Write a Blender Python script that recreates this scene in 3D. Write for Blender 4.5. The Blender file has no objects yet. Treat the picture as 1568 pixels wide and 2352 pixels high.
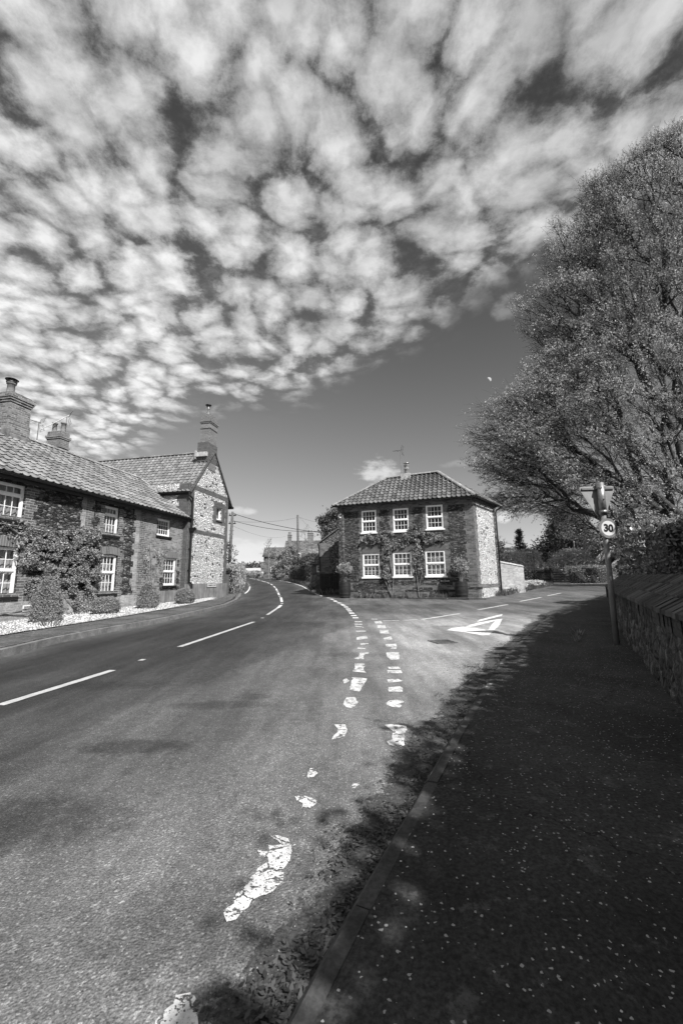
import bpy, bmesh, math, random
import numpy as np
from mathutils import Vector, Matrix, noise as mnoise
random.seed(7); rng = np.random.default_rng(7)
S = bpy.context.scene
COL = S.collection

# ------------------------------------------------------------------ camera
F, CX, CY, RHO, EYE = 925., 784., 1176., .013, 1.1
PITCH = math.atan(156 / F)
fw = Vector((0, math.cos(PITCH), math.sin(PITCH))); up = Vector((0, -math.sin(PITCH), math.cos(PITCH))); rt = Vector((1, 0, 0))
camr = rt * math.cos(RHO) - up * math.sin(RHO); camu = rt * math.sin(RHO) + up * math.cos(RHO)
cd = bpy.data.cameras.new('camera'); cam = bpy.data.objects.new('camera', cd); COL.objects.link(cam)
cd.sensor_fit = 'HORIZONTAL'; cd.sensor_width = 24; cd.lens = 24 * F / 1568; cd.clip_start = .05; cd.clip_end = 6000
m = Matrix.Identity(4)
for i in range(3): m[i][0] = camr[i]; m[i][1] = camu[i]; m[i][2] = -fw[i]
m[2][3] = EYE
cam.matrix_world = m; S.camera = cam
S.view_settings.view_transform = 'Standard'; S.view_settings.look = 'None'; S.view_settings.exposure = .5; S.view_settings.gamma = 1
S.cycles.max_bounces = 6; S.cycles.transparent_max_bounces = 16; S.cycles.diffuse_bounces = 3
S.cycles.use_adaptive_sampling = True; S.cycles.adaptive_threshold = .02

# measuring helpers: survey of the place from the camera position
def ray(dx, dy):
    X = (dx - CX) / F; Y = -(dy - CY) / F
    return camr * X + camu * Y + fw
def T(y):
    q = y - 17.5
    return .037 * ((q * q + 36) ** .5 + q) / 2 - .018
def gnd(dx, dy, dz=0.):
    r = ray(dx, dy); t = .3
    while t < 600:
        if EYE + r.z * t < T(r.y * t) + dz:
            a, b = t / 1.02, t
            for _ in range(30):
                c = (a + b) / 2
                if EYE + r.z * c < T(r.y * c) + dz: b = c
                else: a = c
            return (r.x * a, r.y * a)
        t *= 1.02
    return (r.x * 300, r.y * 300)
def atY(dx, dy, Y):
    r = ray(dx, dy); t = Y / r.y
    return (r.x * t, Y, EYE + r.z * t)

# ------------------------------------------------------------------ sun
SUN_AZ, SUN_EL, SUN_STR = math.radians(143), math.radians(46), 5.0
sd = Vector((math.sin(SUN_AZ) * math.cos(SUN_EL), math.cos(SUN_AZ) * math.cos(SUN_EL), math.sin(SUN_EL)))
ld = bpy.data.lights.new('sun', 'SUN'); ld.energy = SUN_STR; ld.angle = math.radians(.5); ld.color = (1, .99, .98)
lo = bpy.data.objects.new('sun', ld); COL.objects.link(lo); lo.rotation_euler = (-sd).to_track_quat('-Z', 'Y').to_euler(); lo.location = (0, 0, 40)

# ------------------------------------------------------------------ node helper
class NT:
    def __init__(s, nt): s.nt = nt; nt.nodes.clear()
    def n(s, t, **k):
        o = s.nt.nodes.new(t)
        for a, b in k.items(): setattr(o, a, b)
        return o
    def put(s, sock, v):
        if isinstance(v, bpy.types.NodeSocket): s.nt.links.new(v, sock)
        elif v is not None:
            if isinstance(v, (int, float)) and sock.type == 'RGBA': v = (v, v, v, 1)
            if isinstance(v, (int, float)) and sock.type == 'VECTOR': v = (v, v, v)
            sock.default_value = v
    def m(s, op, a, b=None, c=None, clamp=False):
        o = s.n('ShaderNodeMath', operation=op, use_clamp=clamp)
        for i, v in enumerate((a, b, c)): s.put(o.inputs[i], v)
        return o.outputs[0]
    def v(s, op, a, b=None):
        o = s.n('ShaderNodeVectorMath', operation=op)
        s.put(o.inputs[0], a)
        if b is not None:
            s.put(o.inputs['Scale'] if op == 'SCALE' else o.inputs[1], b)
        return o.outputs['Value'] if op in ('DOT_PRODUCT', 'LENGTH') else o.outputs[0]
    def mix(s, f, a, b):
        o = s.n('ShaderNodeMix', data_type='FLOAT'); s.put(o.inputs[0], f); s.put(o.inputs[2], a); s.put(o.inputs[3], b)
        return o.outputs[0]
    def noise(s, vec, scale, detail=4, rough=.55, out='Fac', dist=0):
        o = s.n('ShaderNodeTexNoise'); s.put(o.inputs['Vector'], vec); o.inputs['Scale'].default_value = scale
        o.inputs['Detail'].default_value = detail; o.inputs['Roughness'].default_value = rough; o.inputs['Distortion'].default_value = dist
        return o.outputs[out]
    def vor(s, vec, scale, feature='F1', out='Distance', rand=1, smooth=None, dims='3D'):
        o = s.n('ShaderNodeTexVoronoi', feature=feature, voronoi_dimensions=dims); s.put(o.inputs['Vector'], vec); o.inputs['Scale'].default_value = scale
        o.inputs['Randomness'].default_value = rand
        if smooth is not None: o.inputs['Smoothness'].default_value = smooth
        return o.outputs[out]
    def ramp(s, x, lo, hi, a=0., b=1.):
        o = s.n('ShaderNodeMapRange', interpolation_type='SMOOTHSTEP'); s.put(o.inputs[0], x)
        for i, v in enumerate((lo, hi, a, b)): s.put(o.inputs[i + 1], v)
        return o.outputs[0]
    def xyz(s, x=0., y=0., z=0.):
        o = s.n('ShaderNodeCombineXYZ')
        for i, v in enumerate((x, y, z)): s.put(o.inputs[i], v)
        return o.outputs[0]
    def sep(s, v):
        o = s.n('ShaderNodeSeparateXYZ'); s.put(o.inputs[0], v); return o.outputs
    def obj(s): return s.n('ShaderNodeTexCoord').outputs['Object']
    def attr(s, name): return s.n('ShaderNodeAttribute', attribute_name=name).outputs['Fac']
    def bump(s, h, strength=.5, dist=.01):
        o = s.n('ShaderNodeBump'); s.put(o.inputs['Height'], h); o.inputs['Strength'].default_value = strength; o.inputs['Distance'].default_value = dist
        return o.outputs[0]

# ------------------------------------------------------------------ world: sky with altocumulus
W = bpy.data.worlds.new('World'); S.world = W; W.use_nodes = True
def build_world():
    g = NT(W.node_tree)
    sky = g.n('ShaderNodeTexSky', sky_type='NISHITA', sun_disc=False); sky.sun_elevation = SUN_EL; sky.sun_rotation = SUN_AZ
    sky.air_density = 1.0; sky.dust_density = .6; sky.ozone_density = 3
    sc = g.n('ShaderNodeSeparateColor'); g.put(sc.inputs[0], sky.outputs[0])
    red = g.m('ADD', g.m('MULTIPLY', sc.outputs[0], .9), g.m('MULTIPLY', sc.outputs[1], .1))
    d = g.n('ShaderNodeTexCoord').outputs['Generated']
    x, y, z = g.sep(d)
    zc = g.m('MAXIMUM', z, 0.)
    # panchromatic film behind a red filter: dark zenith, pale horizon
    el = g.m('MULTIPLY', g.m('ARCSINE', zc), 57.3)
    e1 = g.m('MULTIPLY', g.m('EXPONENT', g.m('DIVIDE', el, -17.)), .74)
    e2 = g.m('MULTIPLY', g.m('EXPONENT', g.m('DIVIDE', el, -5.)), .42)
    grad = g.m('MULTIPLY', g.m('ADD', g.m('ADD', e1, e2), .025), g.ramp(x, -.5, .5, 1.1, .84))
    base = g.m('MULTIPLY', grad, 10.)
    base = g.mix(.12, base, red)
    # layer plane
    inv = g.m('DIVIDE', 1., g.m('ADD', zc, .12))
    px = g.m('MULTIPLY', x, inv); py = g.m('MULTIPLY', y, inv)
    p = g.xyz(px, py, 0.)
    warp = g.v('SCALE', g.v('SUBTRACT', g.noise(p, 5., 4, .6, 'Color'), (.5, .5, .5)), .12)
    warp2 = g.v('SCALE', g.v('SUBTRACT', g.noise(p, 1.6, 2, .5, 'Color'), (.5, .5, .5)), .22)
    pw = g.v('ADD', g.v('ADD', p, warp), warp2)
    cell = g.vor(pw, 10.2, 'SMOOTH_F1', 'Distance', 1, .25, '2D')
    cell2 = g.vor(g.v('ADD', pw, (3.1, 7.7, 0)), 25., 'SMOOTH_F1', 'Distance', 1, .3, '2D')
    fb = g.noise(pw, 11., 8, .66)
    big = g.noise(p, 1.5, 3, .5)
    fine = g.noise(p, 46., 8, .76)
    puff = g.m('SUBTRACT', 1.52, g.m('ADD', g.m('MULTIPLY', cell, 1.35), g.m('MULTIPLY', cell2, .38)))
    puff = g.m('ADD', puff, g.m('MULTIPLY', g.m('SUBTRACT', fb, .5), 1.15))
    puff = g.m('ADD', puff, g.m('MULTIPLY', g.m('SUBTRACT', fine, .5), .85))
    puff = g.m('ADD', puff, g.m('MULTIPLY', g.m('SUBTRACT', big, .5), .5))
    edge = g.m('ADD', g.m('ADD', py, g.m('MULTIPLY', px, .95)), g.m('MULTIPLY', g.m('SUBTRACT', g.noise(p, 3.0, 5, .62), .5), .35))
    edge = g.m('ADD', edge, g.ramp(px, -.8, -.05, .45, 0.))
    cover = g.ramp(edge, 1.08, 1.75, 1., 0.)
    leftm = g.m('ADD', g.ramp(px, -1.9, -.2, .18, 0.), g.ramp(px, .1, .6, 0., .16))
    dens = g.m('ADD', g.m('ADD', puff, leftm), g.m('MULTIPLY', g.m('SUBTRACT', cover, 1.), .45))
    a = g.m('MAXIMUM', g.ramp(dens, .12, .66), g.m('MULTIPLY', g.ramp(g.m('ADD', fb, g.m('MULTIPLY', g.m('SUBTRACT', fine, .5), .6)), .38, .66), .48))
    a = g.m('MULTIPLY', a, g.ramp(cover, .02, .75))
    a = g.m('MULTIPLY', a, g.ramp(z, .20, .30))
    # cloud radiance: thin edges grey, thick hearts bright
    lum = g.m('ADD', g.m('MULTIPLY', g.ramp(dens, .2, 1.5, .22, .78), g.ramp(g.noise(pw, 7., 5, .6), .3, .7, .78, 1.14)), g.m('MULTIPLY', g.m('SUBTRACT', g.noise(p, 2.6, 4, .6), .5), .7))
    lum = g.m('MAXIMUM', g.m('MULTIPLY', lum, g.ramp(px, -1.6, .8, 1.3, .85)), .12)
    # small low clouds near the horizon
    def blob(dirx, ell, wx, wz, amt, sc_):
        az = g.m('SUBTRACT', g.m('DIVIDE', x, g.m('MAXIMUM', y, .05)), dirx)
        ez = g.m('SUBTRACT', el, ell)
        r = g.m('ADD', g.m('POWER', g.m('ABSOLUTE', g.m('DIVIDE', az, wx)), 2.), g.m('POWER', g.m('ABSOLUTE', g.m('DIVIDE', ez, wz)), 2.))
        nn = g.noise(g.v('MULTIPLY', d, (1, 1, 2.2)), sc_, 6, .62)
        o = g.m('MULTIPLY', g.ramp(g.m('ADD', g.m('SUBTRACT', 1., r), g.m('MULTIPLY', g.m('SUBTRACT', nn, .5), 3.2)), -.1, 1.2), amt)
        return g.m('MULTIPLY', o, g.ramp(y, 0., .2))
    small = 0.
    for q in [(.098, 15.0, .06, 2.2, .75, 26), (-.24, 4.4, .10, 1.6, .8, 16), (-.255, 9.6, .05, .7, .6, 22), (.405, 7.9, .035, .9, .8, 30), (.46, 33.7, .045, 1.6, .20, 20), (-.16, 3., .3, 1.2, .5, 10), (.36, 15.5, .12, .6, .18, 14)]:
        small = g.m('MAXIMUM', small, blob(*q))
    col = g.mix(a, base, g.m('MULTIPLY', lum, 10.))
    col = g.mix(small, col, 8.8)
    below = g.m('LESS_THAN', z, -.01)
    col = g.mix(below, col, 1.2)
    bg = g.n('ShaderNodeBackground'); g.put(bg.inputs[0], col); bg.inputs[1].default_value = .07
    out = g.n('ShaderNodeOutputWorld'); g.nt.links.new(bg.outputs[0], out.inputs[0])
build_world()
W.cycles.sampling_method = 'MANUAL'; W.cycles.sample_map_resolution = 512

# ------------------------------------------------------------------ materials
MATS = {}
def mat(name, fn):
    if name in MATS: return MATS[name]
    mt = bpy.data.materials.new(name); mt.use_nodes = True
    g = NT(mt.node_tree); out = g.n('ShaderNodeOutputMaterial')
    fn(g, out); MATS[name] = mt
    return mt
def pbr(g, out, base, rough=.8, normal=None, spec=.3, metal=0., trans=None):
    b = g.n('ShaderNodeBsdfPrincipled'); g.put(b.inputs['Base Color'], base); g.put(b.inputs['Roughness'], rough)
    b.inputs['Specular IOR Level'].default_value = spec; b.inputs['Metallic'].default_value = metal
    if normal is not None: g.put(b.inputs['Normal'], normal)
    g.nt.links.new(b.outputs[0], out.inputs[0]); return b
def plain(name, val, rough=.7, var=.25, scale=6, bump=.2, spec=.3, metal=0.):
    def fn(g, out):
        o = g.obj(); n = g.noise(o, scale, 6, .65)
        base = g.m('MULTIPLY', val, g.ramp(n, .3, .7, 1 - var, 1 + var))
        pbr(g, out, base, rough, g.bump(g.noise(o, scale * 8, 3), bump, .004), spec, metal)
    return mat(name, fn)
def f_brick(tone, contrast, mortar, flake=.0, bw=.22, bh=.075, light=0.):
    def fn(g, out):
        x, y, z = g.sep(g.obj())
        v = g.xyz(g.m('ADD', x, y), z, 0.)
        vw = g.v('ADD', v, g.v('SCALE', g.v('SUBTRACT', g.noise(v, 9., 2, .5, 'Color'), (.5, .5, .5)), .012))
        b = g.n('ShaderNodeTexBrick', offset=.5); g.put(b.inputs['Vector'], vw)
        b.inputs['Color1'].default_value = (0, 0, 0, 1); b.inputs['Color2'].default_value = (1, 1, 1, 1); b.inputs['Mortar'].default_value = (.5, .5, .5, 1)
        b.inputs['Scale'].default_value = 1; b.inputs['Mortar Size'].default_value = .007; b.inputs['Mortar Smooth'].default_value = .3
        b.inputs['Brick Width'].default_value = bw; b.inputs['Row Height'].default_value = bh; b.inputs['Bias'].default_value = 0
        t = b.outputs['Color']; mo = b.outputs['Fac']
        big = g.ramp(g.noise(v, 1.1, 4, .6), .3, .75)
        br = g.m('ADD', tone, g.m('MULTIPLY', g.m('SUBTRACT', t, .5), contrast))
        br = g.m('MULTIPLY', br, g.ramp(g.noise(v, 22., 5, .7), .25, .75, .72, 1.3))
        br = g.m('MULTIPLY', br, g.m('ADD', .8, g.m('MULTIPLY', big, .42)))
        if light: br = g.mix(g.ramp(g.noise(v, 2.3, 5, .7), .52, .62, 0., .75), br, light)
        mc = g.m('MULTIPLY', mortar, g.ramp(g.noise(v, 6., 4), .3, .7, .55, 1.2))
        base = g.mix(mo, br, mc)
        h = g.m('ADD', g.m('SUBTRACT', 1., mo), g.m('MULTIPLY', g.noise(v, 60., 3), .5))
        pbr(g, out, base, .88, g.bump(h, .8, .008))
    return fn
def f_stone(sx, sz, lo_, hi_, power, mortar, mw=.09, bump=1., dist=.03, dark=0.):
    def fn(g, out):
        x, y, z = g.sep(g.obj())
        v = g.xyz(g.m('MULTIPLY', g.m('ADD', x, y), sx), g.m('MULTIPLY', z, sz), 0.)
        v = g.v('ADD', v, g.v('SCALE', g.v('SUBTRACT', g.noise(v, 1.3, 3, .6, 'Color'), (.5, .5, .5)), .9))
        c = g.vor(v, 1., 'F1', 'Color'); e = g.vor(v, 1., 'DISTANCE_TO_EDGE', 'Distance')
        cr = g.m('POWER', g.sep(c)[0], power)
        tone = g.m('ADD', lo_, g.m('MULTIPLY', cr, hi_ - lo_))
        if dark: tone = g.mix(g.m('GREATER_THAN', g.sep(c)[1], 1 - dark), tone, .05)
        tone = g.m('MULTIPLY', tone, g.ramp(g.noise(v, 4., 5, .7), .25, .75, .65, 1.3))
        tone = g.m('MULTIPLY', tone, g.ramp(g.noise(v, .12, 3, .6), .3, .7, .85, 1.12))
        mk = g.ramp(e, mw * .4, mw * 1.3)
        base = g.mix(mk, g.m('MULTIPLY', mortar, g.ramp(g.noise(v, 2., 4), .3, .7, .5, 1.3)), tone)
        h = g.m('ADD', g.m('MULTIPLY', g.ramp(e, 0., .35), 1.), g.m('MULTIPLY', g.noise(v, 3., 4), .6))
        h = g.m('ADD', h, g.m('MULTIPLY', g.sep(c)[2], .8))
        pbr(g, out, base, .8, g.bump(h, bump, dist), .25)
    return fn
BRICK = mat('terrace brick', f_brick(.115, .10, .42))
BRICK_L = mat('weathered pale brick', f_brick(.17, .16, .36, light=.32))
BRICK_W = mat('limewashed brick', f_brick(.26, .12, .40, light=.45))
BRICK_T = mat('gable brick', f_brick(.10, .035, .14))
BRICK_C = mat('chimney brick', f_brick(.17, .16, .38))
BRICK_C2 = mat('plain chimney brick', f_brick(.21, .05, .16))
BRICK_I = mat('cottage brick', f_brick(.125, .11, .24))
BRICK_Y = mat('yellow garden brick', f_brick(.36, .16, .42))
def f_soldier(g, out):
    x, y, z = g.sep(g.obj()); v = g.xyz(z, g.m('ADD', x, y), 0.)
    b = g.n('ShaderNodeTexBrick', offset=0.); g.put(b.inputs['Vector'], v)
    b.inputs['Color1'].default_value = (.09, .09, .09, 1); b.inputs['Color2'].default_value = (.17, .17, .17, 1); b.inputs['Mortar'].default_value = (.30, .30, .30, 1)
    b.inputs['Scale'].default_value = 1; b.inputs['Mortar Size'].default_value = .007; b.inputs['Brick Width'].default_value = .5; b.inputs['Row Height'].default_value = .075
    pbr(g, out, b.outputs['Color'], .85)
SOLDIER = mat('soldier course brick', f_soldier)
CARR = mat('carrstone', f_stone(6.5, 17., .04, .38, 2.2, .025, .07, 1., .06))
CARR_I = mat('fine carrstone', f_stone(8., 20., .03, .19, 1.8, .035, .06, 1., .03))
FLINT = mat('white flint', f_stone(7.6, 11., .52, .95, .8, .22, .06, 1., .04, dark=.07))
FLINT_S = mat('pale cobble flint', f_stone(8.5, 11.5, .55, .98, .8, .22, .06, 1., .04, dark=.06))
FLINT_D = mat('dark flint', f_stone(12., 15., .05, .34, 1.5, .10, .06, 1., .03))
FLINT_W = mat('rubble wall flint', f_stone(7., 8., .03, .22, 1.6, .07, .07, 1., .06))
def f_render(g, out):
    x, y, z = g.sep(g.obj()); u = g.m('ADD', x, y)
    st = g.noise(g.xyz(g.m('MULTIPLY', u, 9.), g.m('MULTIPLY', z, .8), 0.), 1., 5, .65)
    bl = g.noise(g.xyz(u, z, 0.), 2.2, 5, .6)
    base = g.m('MULTIPLY', .20, g.m('MULTIPLY', g.ramp(st, .3, .7, .62, 1.15), g.ramp(bl, .3, .7, .8, 1.25)))
    pbr(g, out, base, .9, g.bump(g.noise(g.obj(), 60., 3), .3, .003))
RENDER = mat('cement render', f_render)
def f_tile(tone, spread, lichen, lamt):
    def fn(g, out):
        o = g.obj(); a = g.attr('tone')
        base = g.m('ADD', tone, g.m('MULTIPLY', g.m('SUBTRACT', a, .5), spread))
        base = g.m('MULTIPLY', base, g.ramp(g.noise(o, 3., 5, .65), .3, .7, .8, 1.15))
        li = g.ramp(g.noise(o, 11., 7, .72), 1 - lamt - .04, 1 - lamt + .05)
        base = g.mix(g.m('MULTIPLY', li, .8), base, lichen)
        dk = g.ramp(g.noise(g.v('ADD', o, (9, 4, 2)), 8., 6, .7), .60, .70)
        base = g.mix(g.m('MULTIPLY', dk, .45), base, .06)
        pbr(g, out, base, .8, g.bump(g.noise(o, 40., 4), .4, .006))
    return fn
TILE = mat('clay pantile', f_tile(.19, .17, .36, .24))
TILE_T = mat('lichened pantile', f_tile(.17, .10, .48, .40))
TILE_I = mat('old pantile', f_tile(.12, .10, .50, .24))
RIDGE = mat('ridge tile', f_tile(.24, .1, .55, .40))
WHITE = plain('white window paint', .84, .35, .05, 3, .05, .5)
BLACK = plain('black plastic', .012, .45, .2, 6, .1, .5)
SILL = plain('black painted sill', .014, .5, .3, 10, .2, .4)
METAL = plain('flue metal', .45, .35, .3, 9, .1, .5, .8)
POTM = plain('clay pot', .2, .8, .3, 12, .3)
LEAD = plain('lead flashing', .16, .6, .4, 6, .3)
MORTAR = plain('lime mortar', .40, .9, .3, 7, .4)
WOODD = plain('dark boarding', .022, .75, .5, 5, .4)
WOODG = plain('weathered wood', .045, .85, .4, 12, .4)
POLEW = plain('pole timber', .10, .85, .5, 9, .3)
CURT = plain('white curtain cloth', .5, .9, .06, 3, .1)
CURTG = plain('grey curtain cloth', .25, .9, .1, 3, .1)
DARKROOM = plain('dim room wall', .02, .9, .1, 3, .1)
IRON = plain('barrel iron hoop', .03, .45, .4, 9, .2, .5)
BARKM = plain('bark', .045, .9, .5, 7, .8)
BARKL = plain('birch bark', .5, .8, .4, 8, .4)
TWIG = plain('pale twig', .22, .9, .3, 12, .3)
SOIL = plain('earth', .06, .95, .5, 5, .8)
SIGNBACK = plain('galvanised sign back', .30, .45, .18, 5, .1, .5, .3)
SIGNGREY = plain('sign grey', .17, .5, .08, 4, .05)
SIGNWHITE = plain('sign white', .60, .4, .06, 4, .05)
SIGNBLACK = plain('sign black', .012, .5, .1, 4, .05)
AERIAL = plain('aerial metal', .18, .5, .2, 5, .1, .5, .5)
WIRE = plain('black wire', .02, .6, .1, 5, .1)
def f_glass(g, out):
    gl = g.n('ShaderNodeBsdfGlossy'); gl.inputs['Roughness'].default_value = .03; gl.inputs['Color'].default_value = (.9, .9, .9, 1)
    g.put(gl.inputs['Normal'], g.bump(g.noise(g.obj(), 2.5, 2), .25, .02))
    tr = g.n('ShaderNodeBsdfTransparent'); tr.inputs[0].default_value = (.82, .82, .82, 1)
    lw = g.n('ShaderNodeLayerWeight'); lw.inputs[0].default_value = .35
    fac = g.m('ADD', .02, g.m('MULTIPLY', lw.outputs['Fresnel'], .4), clamp=True)
    mx = g.n('ShaderNodeMixShader'); g.put(mx.inputs[0], fac); g.nt.links.new(tr.outputs[0], mx.inputs[1]); g.nt.links.new(gl.outputs[0], mx.inputs[2])
    g.nt.links.new(mx.outputs[0], out.inputs[0])
GLASS = mat('window glass', f_glass)
def f_leaf(val, spread, trans=.25, rough=.55):
    def fn(g, out):
        a = g.attr('tone'); o = g.obj()
        base = g.m('MULTIPLY', g.m('ADD', val, g.m('MULTIPLY', g.m('SUBTRACT', a, .5), spread)), g.ramp(g.noise(o, .9, 3), .3, .7, .8, 1.2))
        b = g.n('ShaderNodeBsdfPrincipled'); g.put(b.inputs['Base Color'], base); b.inputs['Roughness'].default_value = rough; b.inputs['Specular IOR Level'].default_value = .35
        t = g.n('ShaderNodeBsdfTranslucent'); g.put(t.inputs[0], base)
        mx = g.n('ShaderNodeMixShader'); mx.inputs[0].default_value = trans
        g.nt.links.new(b.outputs[0], mx.inputs[1]); g.nt.links.new(t.outputs[0], mx.inputs[2]); g.nt.links.new(mx.outputs[0], out.inputs[0])
    return fn
LEAF_TREE = mat('young tree leaf', f_leaf(.42, .40, .35))
LEAF_SHRUB = mat('shrub leaf', f_leaf(.27, .16, .2))
LEAF_CLIMB = mat('climber leaf', f_leaf(.26, .26, .15, .4))
LEAF_HEDGE = mat('hedge leaf', f_leaf(.34, .18, .2))
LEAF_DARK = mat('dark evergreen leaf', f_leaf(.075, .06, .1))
LEAF_IVY = mat('glossy ivy leaf', f_leaf(.19, .22, .1, .35))
LEAF_OLIVE = mat('pale bushy leaf', f_leaf(.34, .2, .25))
LEAF_DEAD = mat('dead leaf litter', f_leaf(.05, .07, .05, .8))
GRASSM = mat('grass blade', f_leaf(.16, .12, .3))
PETAL = mat('white petal', f_leaf(.75, .2, .3))
def f_asphalt(g, out):
    o = g.obj(); w = g.attr('wear')
    x, y, z = g.sep(o)
    mot = g.noise(g.v('MULTIPLY', o, (1.5, .55, 1)), .8, 5, .62); fine = g.noise(o, 150., 3, .75); mid = g.noise(o, 13., 8, .78)
    base = g.m('MULTIPLY', w, g.ramp(mot, .3, .7, .62, 1.35))
    base = g.m('MULTIPLY', base, g.ramp(mid, .3, .7, .80, 1.2))
    base = g.m('MULTIPLY', base, g.ramp(fine, .25, .75, .4, 1.6))
    # tarmac seam, oil stains and tyre-polished streaks: wear that belongs to the surface
    wob = g.m('MULTIPLY', g.m('SUBTRACT', g.noise(o, 2.2, 5, .65), .5), .5)
    sm = g.m('SUBTRACT', g.m('ADD', x, wob), g.m('ADD', -3.05, g.m('MULTIPLY', y, .32)))
    base = g.m('MULTIPLY', base, g.mix(g.m('LESS_THAN', y, 11.), 1., g.ramp(sm, -.06, .06, .80, 1.08)))
    for sx_, sy_, rx, ry, am in ((-1.42, 2.95, .38, .13, .5), (-1.5, 2.1, .5, .22, .42), (-1.15, 3.85, .45, .12, .35), (-.85, 4.1, .2, .1, .3), (-2.6, 4.6, .7, .2, .3), (-.5, 1.5, .35, .2, .3), (.2, 6.2, .6, .2, .25), (2.6, 9.5, .6, .2, .3), (-3.4, 8.5, .4, .9, .3)):
        q = g.m('ADD', g.m('POWER', g.m('ABSOLUTE', g.m('DIVIDE', g.m('SUBTRACT', x, sx_), rx)), 2.), g.m('POWER', g.m('ABSOLUTE', g.m('DIVIDE', g.m('SUBTRACT', y, sy_), ry)), 2.))
        q = g.ramp(g.m('ADD', q, g.m('MULTIPLY', g.m('SUBTRACT', mid, .5), 3.)), .1, 1.6, 1 - am, 1.)
        base = g.m('MULTIPLY', base, q)
    strk = g.noise(g.v('MULTIPLY', o, (4.5, .35, 1)), 1., 5, .6)
    base = g.m('MULTIPLY', base, g.ramp(strk, .3, .7, .82, 1.2))
    st = g.vor(o, 130., 'F1', 'Color'); sx = g.sep(st)[0]
    base = g.mix(g.m('MULTIPLY', g.m('GREATER_THAN', sx, .90), .45), base, g.m('MULTIPLY', base, 2.6))
    pit = g.m('GREATER_THAN', g.noise(g.v('ADD', o, (5, 5, 5)), 55., 5, .75), .64)
    base = g.mix(g.m('MULTIPLY', pit, .6), base, g.m('MULTIPLY', base, .35))
    cr = g.vor(g.v('ADD', o, g.v('SCALE', g.noise(o, 1.5, 4, .6, 'Color'), 1.3)), .28, 'DISTANCE_TO_EDGE')
    base = g.mix(g.m('MULTIPLY', g.m('LESS_THAN', cr, .0012), .35), base, .02)
    h = g.m('ADD', g.vor(o, 110., 'F1'), g.m('MULTIPLY', fine, .6))
    pbr(g, out, base, .78, g.bump(h, .75, .006), .35)
ASPHALT = mat('worn asphalt', f_asphalt)
def f_pave(val, speck):
    def fn(g, out):
        o = g.obj(); fine = g.noise(o, 60., 4, .7)
        base = g.m('MULTIPLY', val, g.ramp(g.noise(o, 1.2, 5, .65), .3, .7, .6, 1.35))
        base = g.m('MULTIPLY', base, g.ramp(fine, .25, .75, .4, 1.6))
        vo = g.vor(o, 62., 'F1', 'Color'); dd = g.vor(o, 62., 'F1')
        s1 = g.m('MULTIPLY', g.m('GREATER_THAN', g.sep(vo)[0], 1 - speck), g.m('LESS_THAN', dd, .26))
        base = g.mix(s1, base, g.m('ADD', .08, g.m('MULTIPLY', g.sep(vo)[1], .4)))
        v2 = g.vor(g.v('ADD', o, (3, 3, 3)), 130., 'F1', 'Color')
        base = g.mix(g.m('GREATER_THAN', g.sep(v2)[0], 1 - speck * .6), base, .3)
        mo = g.ramp(g.noise(g.v('ADD', o, (7, 1, 0)), 7., 6, .75), .56, .68)
        base = g.mix(g.m('MULTIPLY', mo, .7), base, g.m('MULTIPLY', val, 3.))
        cr = g.vor(g.v('ADD', o, g.v('SCALE', g.noise(o, 2.5, 5, .65, 'Color'), .6)), .7, 'DISTANCE_TO_EDGE'); base = g.mix(g.m('MULTIPLY', g.m('LESS_THAN', cr, .004), .8), base, .006)
        pbr(g, out, base, .85, g.bump(g.m('ADD', fine, g.m('MULTIPLY', g.vor(o, 60.), .7)), .7, .006), .25)
    return fn
PAVE_R = mat('mossy shade-darkened footway', f_pave(.032, .02))  # base tone lowered so the colour itself carries part of the footway's shade
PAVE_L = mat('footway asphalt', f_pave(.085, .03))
def f_kerb(val, spots):
    def fn(g, out):
        o = g.obj()
        base = g.m('MULTIPLY', val, g.ramp(g.noise(o, 5., 6, .7), .3, .7, .65, 1.3))
        base = g.m('MULTIPLY', base, g.ramp(g.noise(o, 70., 3), .3, .7, .75, 1.25))
        ow = g.v('ADD', o, g.v('SCALE', g.noise(o, 20., 3, .6, 'Color'), .03))
        for sc_, th, rd in ((3.3, .45, .16), (9., .72, .26)):
            c = g.vor(ow, sc_, 'F1', 'Color'); dd = g.vor(ow, sc_, 'F1')
            k = g.m('MULTIPLY', g.m('GREATER_THAN', g.sep(c)[0], th), g.ramp(dd, rd * .8, rd, 1., 0.))
            base = g.mix(g.m('MULTIPLY', k, spots), base, .36)
        pbr(g, out, base, .85, g.bump(g.noise(o, 45., 4), .4, .004))
    return fn
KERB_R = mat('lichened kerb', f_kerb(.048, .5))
KERB_L = mat('concrete kerb', f_kerb(.16, .1))
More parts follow.
